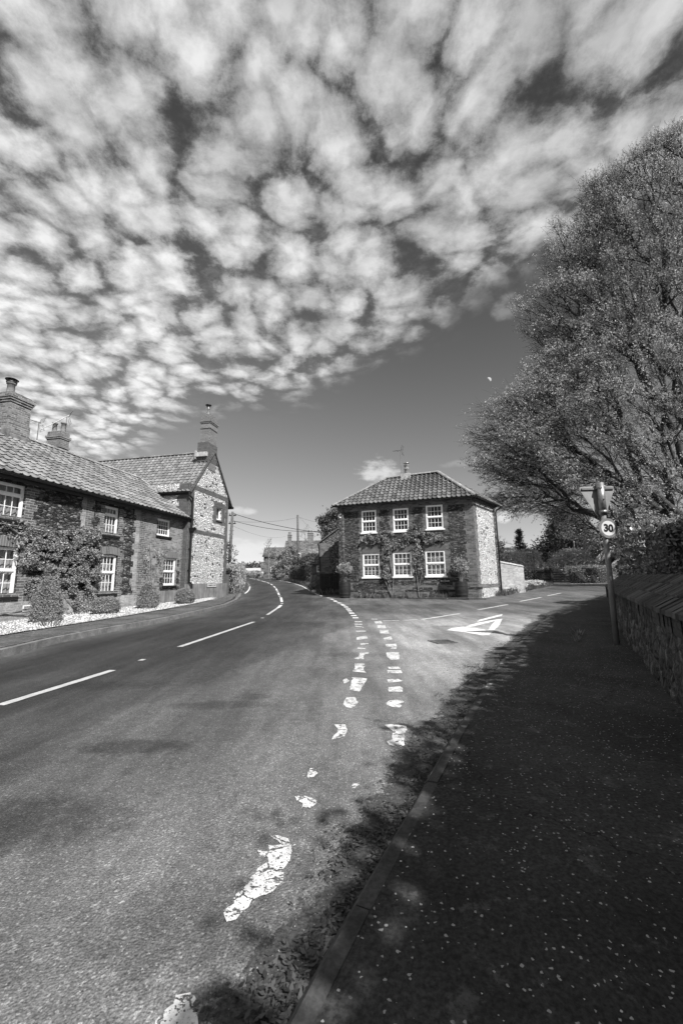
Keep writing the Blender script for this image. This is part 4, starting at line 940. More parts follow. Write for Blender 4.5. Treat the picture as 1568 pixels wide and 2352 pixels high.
# ---- the corner cottage
IL = (-.166, 21.64); IA = math.atan2(-.321, .947); inn = thing('corner_cottage', (IL[0], IL[1], 0), IA, 'two storey brick and dark stone corner cottage with hipped pantile roof between the two roads', 'house')
IW = 6.97
def iu(u): return IW - u
IH = [(iu(5.68), iu(4.87), 3.54, 4.73), (iu(3.98), iu(3.17), 3.53, 4.72), (iu(2.29), iu(1.45), 3.56, 4.77), (iu(5.66), iu(4.75), 1.22, 2.44), (iu(4.05), iu(3.10), 1.23, 2.45), (iu(2.42), iu(1.45), 1.23, 2.48)]
wall('wall', inn, 0, IW, -.2, 5.0, IH, BRICK_I)
bq = MB()
for a, c in ((6.62, 5.88), (4.65, 4.23), (2.92, 2.52), (1.18, .49)): quoin(bq, iu(a), iu(c), .95, 4.72, .07, .07, .225, holes=IH)
for k in range(34):
    z = random.choice((.35, .46, .57, .68, .79, .9, 1.01)); u = random.uniform(.5, 6.0); quoin(bq, u, u + random.uniform(.3, 1.3), z, z + .11, .03, .03, .11, y=-.0034 - k * .00005, holes=IH)
quoin(bq, 3.0, 6.0, 2.85, 3.4, .1, .1, .2, y=-.0035); 
bq.build('carrstone_panels', CARR_I, inn)
for h in IH[:3]:
    b = MB(); b.box(h[0] - .08, h[1] + .08, -.008, .05, h[3] + .0, h[3] + .17); b.build('flat_arch', SOLDIER, inn)
LNT = plain('stone lintel', .11, .85, .2, 6, .3)
for h in IH[3:]:
    b = MB(); b.box(h[0] - .03, h[1] + .03, -.012, .05, h[3] + .003, h[3] + .27); b.build('lintel', LNT, inn)
for k, h in enumerate(IH):
    mid = (h[2] + h[3]) / 2
    window(inn, *h, 4, (2, 2), mid, rec=.015, curtain=('side' if k == 2 else 'left') if k < 3 else None, sill=True, sash=True, shutter=k >= 3, sillmat=WHITE)
SA = math.radians(70.7); SLn = 3.3
wall('side_wall', inn, .0, SLn, -.2, 5.0, [], FLINT_S, loc=(IW, 0, 0), rz=SA)
wall('side_wall', inn, .0, SLn, -.2, 5.0, [], FLINT_D, loc=(0, 0, 0), rz=SA, y0=-.3)
wall('wall', inn, 0, IW, -.2, 5.0, [], FLINT_D, loc=(1.09, 3.115, 0), y0=-.3)
bq = MB(); quoin(bq, -.002, .36, -.1, 5.0, 0, .06, .225, y=-.005); quoin(bq, .36, SLn, .62, .80, 0, 0, y=-.008); quoin(bq, 3.12, SLn, .7, 5.0, .04, 0, y=-.006); bq.build('brick_quoins', BRICK_I, inn, loc=(IW, 0, 0), rz=SA)
b = MB(); b.box(0, IW, -.05, 0, 4.84, 4.92).box(0, IW, -.09, 0, 4.92, 5.0); b.build('brick_cornice', BRICK_I, inn)
b = MB(); b.box(-.1, SLn, -.07, 0, 4.86, 4.93).box(-.1, SLn, -.14, 0, 4.93, 5.02); b.build('brick_cornice', BLACK, inn, loc=(IW, 0, 0), rz=SA)
OV = .25; ez = 5.06
sd_ = Vector((.330, .944, 0)); P0 = Vector((-.28, -OV, ez)); P1 = Vector((IW + .17, -OV, ez)); P2 = Vector((IW + 1.09 + .33, 3.115 + OV, ez)); P3 = Vector((1.09 - .12, 3.115 + OV, ez))
R0 = Vector((2.37, 1.56, 6.80)); R1 = Vector((5.27, 1.56, 6.88))
def hip_face(nm, e0, e1, r0, r1, sd2):
    ex = (e1 - e0).normalized(); n = ex.cross((r0 - e0)).normalized()
    if n.z < 0: n = -n
    et = n.cross(ex).normalized()
    if et.z < 0: et = -et
    L = (e1 - e0).length; H = max((r0 - e0).dot(et), (r1 - e0).dot(et)); cen = (e0 + e1 + r0 + r1) / 4
    clip = []
    for a, c in ((e0, r0), (e1, r1), (r0, r1)):
        if (c - a).length < .01: continue
        no = (c - a).cross(n).normalized()
        if no.dot(cen - a) > 0: no = -no
        clip.append((a, no))
    tile_plane(nm, inn, e0 - n * .0, ex, et, n, L, H + .05, TILE_I, .232, .262, clip=clip, wave=.058, lip=.04, seed=sd2)
hip_face('roof', P0, P1, R0, R1, 3); hip_face('roof', P1, P2, R1, R1, 4); hip_face('roof', P3, P0, R0, R0, 5)
b = MB(); z_ = Vector((0, 0, .035)); b.add([P0 - z_, P1 - z_, P2 - z_, P3 - z_, R0 - z_, R1 - z_], [(0, 1, 5, 4), (1, 2, 5), (2, 3, 4, 5), (3, 0, 4), (3, 2, 1, 0)], .5); b.build('roof_boarding', WOODD, inn)
b = MB(); ridge_line(b, R0, R1, .12, .36); ridge_line(b, P0 + Vector((.02, .02, .03)), R0, .11, .36); ridge_line(b, P1 + Vector((-.02, .02, .03)), R1, .12, .36); ridge_line(b, P2, R1, .11, .36); b.build('ridge_tiles', RIDGE, inn)
gutter(inn, P0 + Vector((-.05, -.04, -.05)), P1 + Vector((.04, -.04, -.05)), .055); gutter(inn, P1 + Vector((.05, -.04, -.05)), P2 + Vector((.08, 0, -.05)), .055)
b = MB(); b.tube([P2 + Vector((.04, -.12, -.1)), (IW + 1.09 + .07, 3.02, 4.75), (IW + 1.09 + .05, 3.0, 4.6), (IW + 1.09 + .05, 3.0, .3)], .04, 8); b.build('downpipe', BLACK, inn, smooth=True)
ch = MB(); ch.box(3.2, 3.78, 1.4, 1.75, 6.6, 6.93); chm = ch.build('chimney', MORTAR, inn)
b = MB(); b.lathe([(.14, 6.93), (.125, 7.15), (.15, 7.18), (.15, 7.22), (.12, 7.24), (.115, 7.35), (.15, 7.40), (.15, 7.44), (.1, 7.45)], 16, (3.55, 1.56)); pt = b.build('chimney_pot', POTM, chm, smooth=True)
b = MB(); b.lathe([(.02, 7.60), (.17, 7.56), (.17, 7.53), (.06, 7.5), (.06, 7.42)], 16, (3.55, 1.56)); b.build('cowl', METAL, pt, smooth=True)
def inn_w(u, y, z): 
    c, s_ = math.cos(IA), math.sin(IA); return (IL[0] + c * u - s_ * y, IL[1] + s_ * u + c * y, z)
aerial('tv_aerial', inn_w(3.25, 1.5, 6.8), IA + 3.0, 1.55, .45, 'TV aerial on a tall mast above the corner cottage ridge', .15)
al = thing('alarm_box', inn_w(.16, -.005, 4.52), IA, 'white hexagonal alarm box under the eave of the corner cottage', 'alarm box')
b = MB(); b.prism([(.15 * math.cos(math.radians(60 * k + 0)), .14 * math.sin(math.radians(60 * k))) for k in range(6)], -.06, 0); b.build('casing', WHITE, al, bevel=.012)
b = MB(); b.prism([(.085 * math.cos(math.radians(60 * k)), .07 * math.sin(math.radians(60 * k))) for k in range(6)][::-1], -.063, -.0605); b.build('badge', SIGNGREY, al)
pq = thing('house_name_plaque', inn_w(iu(1.53), -.004, 1.0), IA, 'black house plaque reading INN HOUSE beside the right barrel', 'sign')
b = MB(); b.prism([(-.24, -.08), (.24, -.08), (.24, .05), (.15, .06), (.09, .12), (-.09, .12), (-.15, .06), (-.24, .05)], -.02, 0); b.build('board', SIGNBLACK, pq)
text_mesh('lettering', 'INN HOUSE', .078, SIGNWHITE, pq, (0, -.0215, -.02), (HX, 0, 0), .001)
b = MB(); b.lathe([(.001, 0), (.03, .001), (.025, .004)], 10); e_ = b.build('crest', SIGNGREY, pq); e_.rotation_euler = (HX, 0, 0); e_.location = (0, -.021, .065)
# barrels with shrubs
BAR = plain('oak barrel stave', .018, .6, .35, 8, .3)
def barrel(u, y, lab):
    p = inn_w(u, y, 0); g0 = T(p[1]); o = thing('barrel_planter', (p[0], p[1], g0), IA, lab, 'planter', 'oak half barrels at the cottage corners')
    b = MB(); n = 26; prof = [(.25, 0), (.285, .2), (.30, .42), (.285, .64), (.26, .83), (.235, .83), (.235, .76), (.01, .76)]
    b.lathe(prof, n); b.build('staves', BAR, o)
    for z0, r0 in ((.06, .262), (.22, .290), (.60, .292), (.76, .272)):
        h_ = MB(); h_.lathe([(r0, z0), (r0 + .006, z0), (r0 + .006, z0 + .045), (r0, z0 + .045)], n); h_.build('hoop', IRON, o)
    return o
def ball_points(n, c, r, lump=.25, shell=.75, seed=0):
    d = rng.normal(size=(n, 3)); d /= np.linalg.norm(d, axis=1)[:, None]
    k = np.array([mnoise.noise(Vector((float(a[0]) * 1.7 + seed, float(a[1]) * 1.7, float(a[2]) * 1.7))) for a in d])
    rad = (shell + (1 - shell) * rng.random(n) ** .5) * (1 + lump * k)
    return np.array(c) + d * rad[:, None] * np.array(r)
def potted(u, y, lab, r=(.33, .33, .26), zc=1.48, grp='bushy potted shrubs in the barrels'):
    p = inn_w(u, y, 0); g0 = T(p[1]); o = thing('potted_shrub', (p[0], p[1], g0 + .76), 0, lab, 'shrub', grp)
    P = np.vstack([ball_points(1500, (0, 0, zc - .76), r, .5, .35, u), ball_points(500, (0, 0, zc - .76), (r[0] * 1.1, r[1] * 1.1, r[2] * 1.2), .7, .9, u + 2)])
    leaves('foliage', P, .035, LEAF_OLIVE, o, 2.2)
    segs = []
    for k in range(9):
        a = random.uniform(0, 6.28); q = Vector((.05 * math.cos(a), .05 * math.sin(a), 0)); e = Vector((.26 * math.cos(a), .26 * math.sin(a), zc - .76)); m_ = q.lerp(e, .5) * .8
        m_.z = (zc - .76) * .5; segs += [(q, m_, .012, .009), (m_, e, .009, .004)]
    tubes_np('stem', segs, TWIG, o)
barrel(iu(6.53), -.38, 'dark oak barrel beside the black gate'); potted(iu(6.53), -.38, 'pale bushy shrub in the barrel beside the black gate')
barrel(iu(.76), -.38, 'dark oak barrel beside the house name plaque'); potted(iu(.76), -.38, 'pale bushy shrub in the barrel beside the house name plaque', (.34, .34, .33), 1.55)

# rear wing of the corner cottage, gates, lean-to
wing = thing('rear_wing', (-1.36, 24.5, 0), -.12, 'dark flint outbuilding with sloping roof behind the black gates', 'outbuilding')
b = MB(); b.prism([(0, 0), (2.6, 0), (2.6, 5.2), (.0, 3.35)], 0, 4.5); b.build('wall', FLINT_D, wing)
bq = MB(); quoin(bq, 0, .55, .2, 3.3, 0, .08); bq.build('brick_quoins', BRICK_I, wing)
b = MB(); b.add([(-.1, -.1, 3.36), (2.7, -.1, 5.33), (2.7, 4.6, 5.33), (-.1, 4.6, 3.36), (-.1, -.1, 3.28), (2.7, -.1, 5.25)], [(0, 1, 2, 3), (4, 5, 1, 0)], .5); b.build('roof', TILE_I, wing)
b = MB(); b.tube([(-.08, -.12, 3.3), (-.02, -.08, 3.1), (.02, -.08, 1.6)], .04, 8); b.build('downpipe', BLACK, wing)
gates = thing('boarded_gates', (-1.32, 24.0, T(24)), -.02, 'tall black boarded gates beside the left barrel', 'gate')
for k, (a, c) in enumerate(((0, .56), (.58, 1.18))):
    b = MB(); n = 5
    for j in range(n): x0 = a + (c - a) * j / n; b.box(x0 + .004, x0 + (c - a) / n - .004, 0, .03, .03, 1.22)
    b.box(a, c, .03, .07, .2, .3).box(a, c, .03, .07, .95, 1.05); l_ = b.build('gate_leaf', WOODD, gates)
b = MB(); b.box(.54, .60, -.03, .0, .5, .62); b.build('latch', IRON, gates)
lean = thing('lean_to_cottage', (-1.95, 26, 0), 0, 'small pantiled lean-to with a white window behind the gates', 'outbuilding')
wall('wall', lean, .0, 1.9, 0, 2.1, [(.3, .82, 1.6, 2.04)], BRICK_I, th=.2)
window(lean, .3, .82, 1.6, 2.04, 3, (2,), None, rec=.02, curtain=None, sill=False)
tile_plane('roof', lean, (-.1, -.2, 2.08), (1, 0, 0), Vector((0, .8, .6)), Vector((0, -.6, .8)), 2.4, 1.5, TILE_I, .24, .28, clip=[((-.05, 0, 2.1), Vector((-1, .0, .55)).normalized())])

# ---- far cottage group
def gable_house(name, loc, rz, w, dp, he, hr, wallm, roofm, label, cat='house', win=(), stacks=(), over=.2):
    o = thing(name, loc, rz, label, cat)
    wall('wall', o, 0, w, -1, he, win, wallm, th=.25); wall('wall', o, 0, w, -1, he, [], wallm, y0=dp - .25, th=.25)
    b = MB()
    for x in (0, w - .25): b.add([(x, .251, -1), (x + .25, .251, -1), (x, dp - .251, -1), (x + .25, dp - .251, -1), (x, .251, he), (x + .25, .251, he), (x, dp - .251, he), (x + .25, dp - .251, he), (x, dp / 2, hr - .1), (x + .25, dp / 2, hr - .1)], [(0, 4, 8, 6, 2), (1, 3, 7, 9, 5), (0, 1, 5, 4), (2, 6, 7, 3), (4, 5, 9, 8), (6, 8, 9, 7)], .5)
    b.build('gable', wallm, o)
    s_ = Vector((0, dp / 2 + over, hr - he + over * (hr - he) / (dp / 2))); L = s_.length; s_.normalize(); e0 = he - over * (hr - he) / (dp / 2)
    tile_plane('roof', o, (-over, -over, e0), (1, 0, 0), s_, Vector((0, -s_.z, s_.y)), w + 2 * over, L, roofm, .3, .3, wave=.04)
    b = MB(); b.add([(-over, -over, e0 - .03), (w + over, -over, e0 - .03), (w + over, dp / 2, hr - .03), (-over, dp / 2, hr - .03), (w + over, dp + over, e0), (-over, dp + over, e0)], [(0, 1, 2, 3), (3, 2, 4, 5)], .5); b.build('roof_back', roofm, o)
    for q in win: window(o, *q, 2, (2,), None, rec=.03, curtain=None)
    for (cx, cw, cz) in stacks:
        st_ = stack(o, cx, cx + cw, dp / 2 - .3, dp / 2 + .3, hr - .9, cz, BRICK_C2, [(cz - .45, cz - .38, .05), (cz - .14, cz - .05, .06)])
        for dx in (.25, .7): flue_pot(st_, cx + cw * dx, dp / 2, cz, .4, .1, False)
    return o
gable_house('far_cottage', (-11.6, 60, 0), 0, 3.4, 3.6, 4.78, 6.15, BRICK_I, TILE_I, 'small gabled cottage with a white window at the far bend of the main road', win=[(1.05, 2.05, 2.35, 3.2)])
gable_house('far_farmhouse', (-9.0, 63, 0), -.03, 8.6, 5, 4.9, 7.5, BRICK_I, TILE_I, 'long roofed farmhouse with two brick chimneys behind the big roadside bush', stacks=((.15, .55, 8.5), (3.4, .85, 8.75)))
gable_house('far_barn', (-24, 120, 2.2), .1, 5, 4, 2.8, 4.6, FLINT_D, TILE_I, 'small distant barn beyond the hedges at the end of the road')
# small house behind the post on the right
gh = gable_house('village_house', (24.9, 40.5, 0), math.radians(0), .1 + 6, 5, 3.0, 5.2, FLINT_D, TILE_I, 'gabled flint house half hidden behind the signpost and hedge')
gb = thing('gabled_porch', (24.2, 39.2, 0), 0, 'small pale flint porch with dark bargeboards behind the clipped hedge', 'porch')
b = MB(); b.prism([(.2, 0), (4.2, 0), (4.2, 3.1), (2.3, 4.9), (.2, 3.1)], 0, 1); b.build('wall', FLINT_S, gb)
b = MB(); b.prism([(-.15, 2.95), (.1, 2.75), (2.3, 4.95), (4.5, 2.75), (4.7, 2.95), (2.3, 5.25)], -.2, -.1); b.add([(-.15, -.2, 2.95), (2.3, -.2, 5.25), (2.3, 1.2, 5.25), (-.15, 1.2, 2.95), (4.7, -.2, 2.95), (4.7, 1.2, 2.95)], [(0, 1, 2, 3), (1, 4, 5, 2)], .5); b.build('roof', WOODD, gb)
gb2 = thing('gabled_porch', (24.6, 37.6, 0), 0, 'low dark tiled porch roof just above the clipped hedge', 'porch')
b = MB(); b.prism([(.1, 0), (2.2, 0), (2.2, 2.4), (1.15, 3.0), (.1, 2.4)], 0, .8); b.build('wall', FLINT_S, gb2)
b = MB(); b.prism([(-.15, 2.35), (.1, 2.25), (1.15, 3.05), (2.25, 2.25), (2.45, 2.35), (1.15, 3.3)], -.2, -.1); b.add([(-.15, -.2, 2.35), (1.15, -.2, 3.3), (1.15, 1.0, 3.3), (-.15, 1.0, 2.35), (2.45, -.2, 2.35), (2.45, 1.0, 2.35)], [(0, 1, 2, 3), (1, 4, 5, 2)], .5); b.build('roof', WOODD, gb2)
# yellow brick garden wall beside the corner cottage
yw = thing('garden_wall', (8.75, 22.6, 0), math.radians(33), 'pale yellow brick garden wall running back from the corner cottage', 'wall')
b = MB(); b.add([(0, 0, 0), (2.2, 0, 0), (2.2, .22, 0), (0, .22, 0), (0, 0, 1.95), (2.2, 0, 1.72), (2.2, .22, 1.72), (0, .22, 1.95)], [(0, 1, 5, 4), (1, 2, 6, 5), (2, 3, 7, 6), (3, 0, 4, 7)], .5); b.build('brickwork', BRICK_Y, yw)
b = MB(); b.add([(-.02, -.04, 1.95), (2.24, -.04, 1.72), (2.24, .26, 1.72), (-.02, .26, 1.95), (-.02, .11, 2.06), (2.24, .11, 1.83)], [(0, 1, 5, 4), (2, 3, 4, 5), (1, 2, 5), (0, 4, 3)], .5); b.build('coping', BRICK_Y, yw)

# ------------------------------------------------------------------ flint wall, rails, sign post on the right
fwl = thing('flint_boundary_wall', (0, 0, 0), 0, 'low shaded flint wall with sloping tile coping along the right pavement', 'wall')
WL = [(1.2, .5), (1.95, 1.9)] + PW[:6] + [(12.6, 17.2)]
def wall_run():
    pts = [Vector((x, y, 0)) for x, y in WL]; L = [0]
    for i in range(1, len(pts)): L.append(L[-1] + (pts[i] - pts[i - 1]).length)
    X = [p.x for p in pts]; Y = [p.y for p in pts]
    n = int(L[-1] / .06); b = MB(); cols = []
    zs = [0, .06, .12, .18, .24, .3, .36, .42, .48, .54, .60, .64]
    for i in range(n + 1):
        s_ = L[-1] * i / n; x = np.interp(s_, L, X); y = np.interp(s_, L, Y); x2 = np.interp(min(s_ + .1, L[-1]), L, X); y2 = np.interp(min(s_ + .1, L[-1]), L, Y)
        t = Vector((x2 - x, y2 - y, 0)); 
        if t.length < 1e-4: t = Vector((1, 1, 0))
        t.normalize(); nn = Vector((-t.y, t.x, 0)); col = []
        for z in zs:
            bulge = .025 * mnoise.noise(Vector((s_ * 5, z * 6, 1))) + .015 * mnoise.noise(Vector((s_ * 14, z * 16, 4))) + .03 * mnoise.noise(Vector((s_ * .8, z, 3)))
            col.append(Vector((x, y, T(y) + z - .02)) + nn * (bulge + .04 * (1 - z / .64)))
        cols.append(col)
    m_ = len(zs)
    vs = [v for c in cols for v in c]; b.add(vs, [((i) * m_ + j, (i + 1) * m_ + j, (i + 1) * m_ + j + 1, i * m_ + j + 1) for i in range(n) for j in range(m_ - 1)], .5)
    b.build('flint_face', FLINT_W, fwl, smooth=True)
    # brick course under the coping and tile coping sloping up to the back
    b = MB(); c = MB()
    def P(s_):
        x = np.interp(s_, L, X); y = np.interp(s_, L, Y); x2 = np.interp(min(s_ + .1, L[-1]), L, X); y2 = np.interp(min(s_ + .1, L[-1]), L, Y); t = Vector((x2 - x, y2 - y, 0))
        if t.length < 1e-4: t = Vector((1, 1, 0))
        t.normalize(); return Vector((x, y, T(y))), Vector((t.y, -t.x, 0)), t
    s_ = 0
    while s_ < L[-1] - .12:
        p, nn, t = P(s_); p2, n2, _ = P(s_ + .106); h0, h1 = .61, .79; j = random.uniform(-.008, .008)
        b.add([p + nn * (-.02 + j) + Vector((0, 0, h0)), p2 + n2 * (-.02 + j) + Vector((0, 0, h0)), p2 + n2 * (-.02 + j) + Vector((0, 0, h1)), p + nn * (-.02 + j) + Vector((0, 0, h1)), p + nn * .3 + Vector((0, 0, h1)), p2 + n2 * .3 + Vector((0, 0, h1)), p + nn * .3 + Vector((0, 0, h0 - .6)), p2 + n2 * .3 + Vector((0, 0, h0 - .6))],
              [(0, 1, 2, 3), (3, 2, 5, 4), (4, 5, 7, 6)], random.random()); s_ += .113
    s_ = 0
    while s_ < L[-1] - .2:
        w = .105; p, nn, t = P(s_); p2, n2, _ = P(s_ + w - .006); tn = random.random()
        for k in range(3):
            a0, a1 = -.075 + k * .15, -.075 + (k + 1) * .15; z0, z1 = .79 + k * .105 , .79 + (k + 1) * .105; j = random.uniform(-.005, .005); tn = random.random()
            c.add([p + nn * a0 + Vector((0, 0, z0 + .022 + j)), p2 + n2 * a0 + Vector((0, 0, z0 + .022 + j)), p2 + n2 * a1 + Vector((0, 0, z1 + .006 + j)), p + nn * a1 + Vector((0, 0, z1 + .006 + j)), p + nn * a0 + Vector((0, 0, z0 - .02 + j)), p2 + n2 * a0 + Vector((0, 0, z0 - .02 + j))], [(0, 1, 2, 3), (4, 5, 1, 0)], tn)
        c.add([p + nn * .375 + Vector((0, 0, 1.10)), p2 + n2 * .375 + Vector((0, 0, 1.10)), p2 + n2 * .385 + Vector((0, 0, .3)), p + nn * .385 + Vector((0, 0, .3))], [(0, 1, 2, 3)])
        s_ += w
    b.build('brick_course', mat('dark brick', f_brick(.06, .04, .05)), fwl); c.build('tile_coping', mat('mossy coping tile', f_tile(.045, .08, .28, .34)), fwl)
wall_run()
b = MB(); b.box(-.09, .09, -.28, 0, .42, .78)
bx = thing('wall_box', (8.2, 12.8, T(13)), math.radians(57), 'small black box fixed to the flint wall just beyond the signpost', 'box'); b.build('casing', BLACK, bx, bevel=.01)
rails = thing('rail_fence', (0, 0, 0), 0, 'dark timber rail fence behind the flint wall coping', 'fence')
def rail_fence():
    A_, B_ = Vector((8.6, 9.9, 0)), Vector((12.6, 9.0, 0)); d = (B_ - A_).normalized()
    for z in (1.02, .80):
        b = MB(); n = Vector((-d.y, d.x, 0)) * .03
        a = A_ - d * .8 + Vector((0, 0, z)); c = B_ + Vector((0, 0, z)); q = Vector((0, 0, .10)); b.add([a - n, c - n, c + n, a + n, a - n + q, c - n + q, c + n + q, a + n + q], [(0, 1, 5, 4), (1, 2, 6, 5), (2, 3, 7, 6), (3, 0, 4, 7), (4, 5, 6, 7), (0, 3, 2, 1)], .5); b.build('rail', WOODD, rails)
    for k in range(3):
        p = A_ + d * (k * 1.9 + .1) - Vector((-d.y, d.x, 0)) * -.08; b = MB(); b.box(p.x - .05, p.x + .05, p.y - .05, p.y + .05, 0, 1.14); b.build('post', WOODD, rails)
rail_fence()
sgn = thing('road_sign_post', (4.30, 6.60, T(6.6)), 0, 'grey pole with a 30 disc below the back of a triangular sign', 'road sign')
GREYP = plain('grey painted steel', .16, .5, .3, 6, .1, .4)
def f_post(g, out):
    o = g.obj(); z = g.sep(o)[2]
    n = g.noise(o, 4., 6, .7); base = g.m('MULTIPLY', .15, g.ramp(n, .3, .7, .8, 1.2))
    sc_ = g.ramp(g.noise(g.v('MULTIPLY', o, (2.5, 2.5, 1)), 6., 6, .7), .53, .58)
    base = g.mix(g.m('MULTIPLY', sc_, g.m('MULTIPLY', g.ramp(z, .95, 1.05), g.ramp(z, 1.35, 1.2))), base, .5)  # paler noise blotches in a band round the middle of the post
    pbr(g, out, base, .5, None, .4)
POST = mat('pale-blotched painted post', f_post)
b = MB(); b.tube([(0, 0, -.05), (.018, 0, 1.05), (.035, 0, 2.12)], .042, 18); b.build('post', POST, sgn, smooth=True)
b = MB(); b.tube([(.036, 0, 2.1), (.045, 0, 2.64)], .057, 18); b.tube([(.0365, 0, 2.12), (.0368, 0, 2.17)], .065, 18); sl_ = b.build('post_sleeve', plain('galvanised tube', .26, .45, .35, 8, .1, .5, .6), sgn, smooth=True)
for z in (2.2, 2.35): b = MB(); b.tube([(.038, -.056, z), (.038, -.066, z)], .01, 8); b.build('bolt', SIGNBLACK, sl_)
def rounded(poly, r, n=5):
    out = []; N = len(poly)
    for i in range(N):
        p = Vector(poly[i]); a = (Vector(poly[i - 1]) - p).normalized(); c = (Vector(poly[(i + 1) % N]) - p).normalized(); half = math.acos(max(-1, min(1, a.dot(c)))) / 2; t = r / math.tan(half)
        s0 = p + a * t; s1 = p + c * t; cen = p + (a + c).normalized() * (r / math.sin(half))
        a0 = math.atan2((s0 - cen).y, (s0 - cen).x); a1 = math.atan2((s1 - cen).y, (s1 - cen).x); d = (a1 - a0 + math.pi) % (2 * math.pi) - math.pi
        for k in range(n + 1): an = a0 + d * k / n; out.append((cen.x + r * math.cos(an), cen.y + r * math.sin(an)))
    return out
tri3 = rounded([(-.37, 0), (0, -.645), (.37, 0)], .045)
tg = thing('x', (0, 0, 0)); bpy.data.objects.remove(tg)
b = MB(); b.prism([(p[0], p[1]) for p in tri3], .058, .064); pl = b.build('sign_plate', SIGNBACK, sgn, loc=(.035, .01, 2.60), rz=math.radians(8)); pl.rotation_euler = (0, math.radians(-3.), math.radians(10))
b = MB(); b.prism([(p[0] * .99, p[1] * .99 - .002) for p in tri3], .065, .0665); b.build('sign_face', SIGNWHITE, pl)
b = MB(); b.box(-.31, .31, .035, .057, -.062, -.032); b.box(-.09, .12, .035, .057, -.455, -.43); b.box(-.06, .06, -.065, .034, -.06, -.035); b.box(-.06, .06, -.065, .034, -.452, -.434); b.build('bracket', AERIAL, pl)
b = MB(); b.prism([(-.115, -.40), (-.09, -.40), (-.09, -.30), (-.115, -.30)], .0565, .0575); b.build('sticker', SIGNWHITE, pl)
dc = MB(); N = 48; dc.add([(.165 * math.cos(2 * math.pi * k / N), -.055, .165 * math.sin(2 * math.pi * k / N)) for k in range(N)] + [(.165 * math.cos(2 * math.pi * k / N), -.048, .165 * math.sin(2 * math.pi * k / N)) for k in range(N)], [tuple(range(N)), tuple(range(2 * N - 1, N - 1, -1))] + [(k, N + k, N + (k + 1) % N, (k + 1) % N) for k in range(N)], .5)
disc = dc.build('speed_disc', SIGNGREY, sgn, loc=(.05, 0, 1.868), rz=0); disc.rotation_euler = (0, .06, math.radians(6))
dc = MB(); dc.add([(.122 * math.cos(2 * math.pi * k / N), -.0565, .122 * math.sin(2 * math.pi * k / N)) for k in range(N)], [tuple(range(N))], .5); dc.build('disc_face', SIGNWHITE, disc)
text_mesh('numeral', '30', .165, SIGNBLACK, disc, (0, -.0585, -.004), (HX, 0, 0), .0075)

# far 30 sign and red-and-white marker
fs = thing('speed_sign', (-3.35, 40.3, T(40.3)), 0, 'small distant 30 disc on a dark post beside the right verge hedge', 'road sign')
k = 40.3 / 34
b = MB(); b.tube([(0, 0, 0), (0, 0, 1.9)], .05, 8); b.build('post', BLACK, fs)
dc = MB(); dc.lathe([(.001, 0), (.30, 0), (.30, .02), (.001, .02)], 24); q = dc.build('speed_disc', SIGNGREY, fs); q.rotation_euler = (HX, 0, 0); q.location = (0, -.04, 1.85)
dc = MB(); dc.lathe([(.001, 0), (.235, .0)], 24); q2 = dc.build('disc_face', SIGNWHITE, q); q2.location = (0, 0, .0225)
text_mesh('numeral', '30', .3, SIGNBLACK, fs, (0, -.066, 1.85), (HX, 0, 0), .012)
bs = thing('verge_boulder', (-1.75, 25.2, T(25.2)), 0, 'pale round boulder on the verge beside the black gates', 'boulder')
bb = bmesh.new(); bmesh.ops.create_icosphere(bb, subdivisions=3, radius=.16)
for v in bb.verts: v.co *= 1 + .2 * mnoise.noise(v.co * 6); v.co.z = v.co.z * .8 + .1
me = bpy.data.meshes.new('boulder'); bb.to_mesh(me); bb.free(); me.materials.append(plain('pale stone', .45)); q = bpy.data.objects.new('stone', me); COL.objects.link(q); q.parent = bs

# ------------------------------------------------------------------ poles and wires
def pole(loc, h, r, label, arms, lean=0.):
    o = thing('utility_pole', loc, 0, label, 'utility pole')
    b = MB(); b.tube([(0, 0, -.3), (lean * .5, 0, h * .5), (lean, 0, h)], [r * 1.25, r * 1.1, r * .9], 10); b.build('shaft', POLEW, o, smooth=True)
    for z in arms:
        b = MB(); b.box(lean - .28, lean + .28, -.05, .05, z, z + .07); b.tube([(lean - .22, 0, z + .07), (lean - .22, 0, z + .2)], .03, 6); b.tube([(lean + .22, 0, z + .07), (lean + .22, 0, z + .2)], .03, 6); b.build('crossarm', BLACK, o)
    b = MB()
    for k in range(5): b.box(lean * k / 5 - r - .08, lean * k / 5 + r + .08, -.02, .02, h * .55 + k * .3, h * .55 + k * .3 + .025)
    b.build('step_irons', IRON, o); return o
p1 = pole((-8.95, 32, T(32)), 6.63 - T(32), .11, 'leaning timber utility pole beside the tall flint house', [5.1, 5.75], .18)
p2 = pole((-5.15, 48, T(48)), 8.9 - T(48), .12, 'straight timber utility pole rising behind the roadside bush', [], -.15)
b = MB(); b.box(-.16, .12, -.28, -.12, 1.9, 2.6); b.build('transformer_box', BLACK, p2)
b = MB(); b.box(-.02, .3, -.2, -.14, 3.1, 3.2).box(.22, .28, -.2, -.14, 2.3, 3.1); b.build('bracket', SIGNWHITE, p2)
p3 = thing('utility_pole', (-11.2, 38.5, T(38.5)), 0, 'pale utility pole mostly hidden behind the flint house corner', 'utility pole'); b = MB(); b.tube([(0, 0, 0), (.05, 0, 5.9)], .1, 8); b.build('shaft', WOODG, p3)
def wire(p, q, sag, r, label):
    p = Vector(p); q = Vector(q); b = MB(); pts = [p.lerp(q, k / 20) - Vector((0, 0, sag * 4 * (k / 20) * (1 - k / 20))) for k in range(21)]
    o = MB().tube(pts, r, 5, False).build('overhead_wire', WIRE); tag(o, label, 'wire', 'overhead wires')
wire((-8.75, 32, 6.5), atY(765, 1226, 31), .25, .022, 'thick black overhead wire running down from the leaning pole')
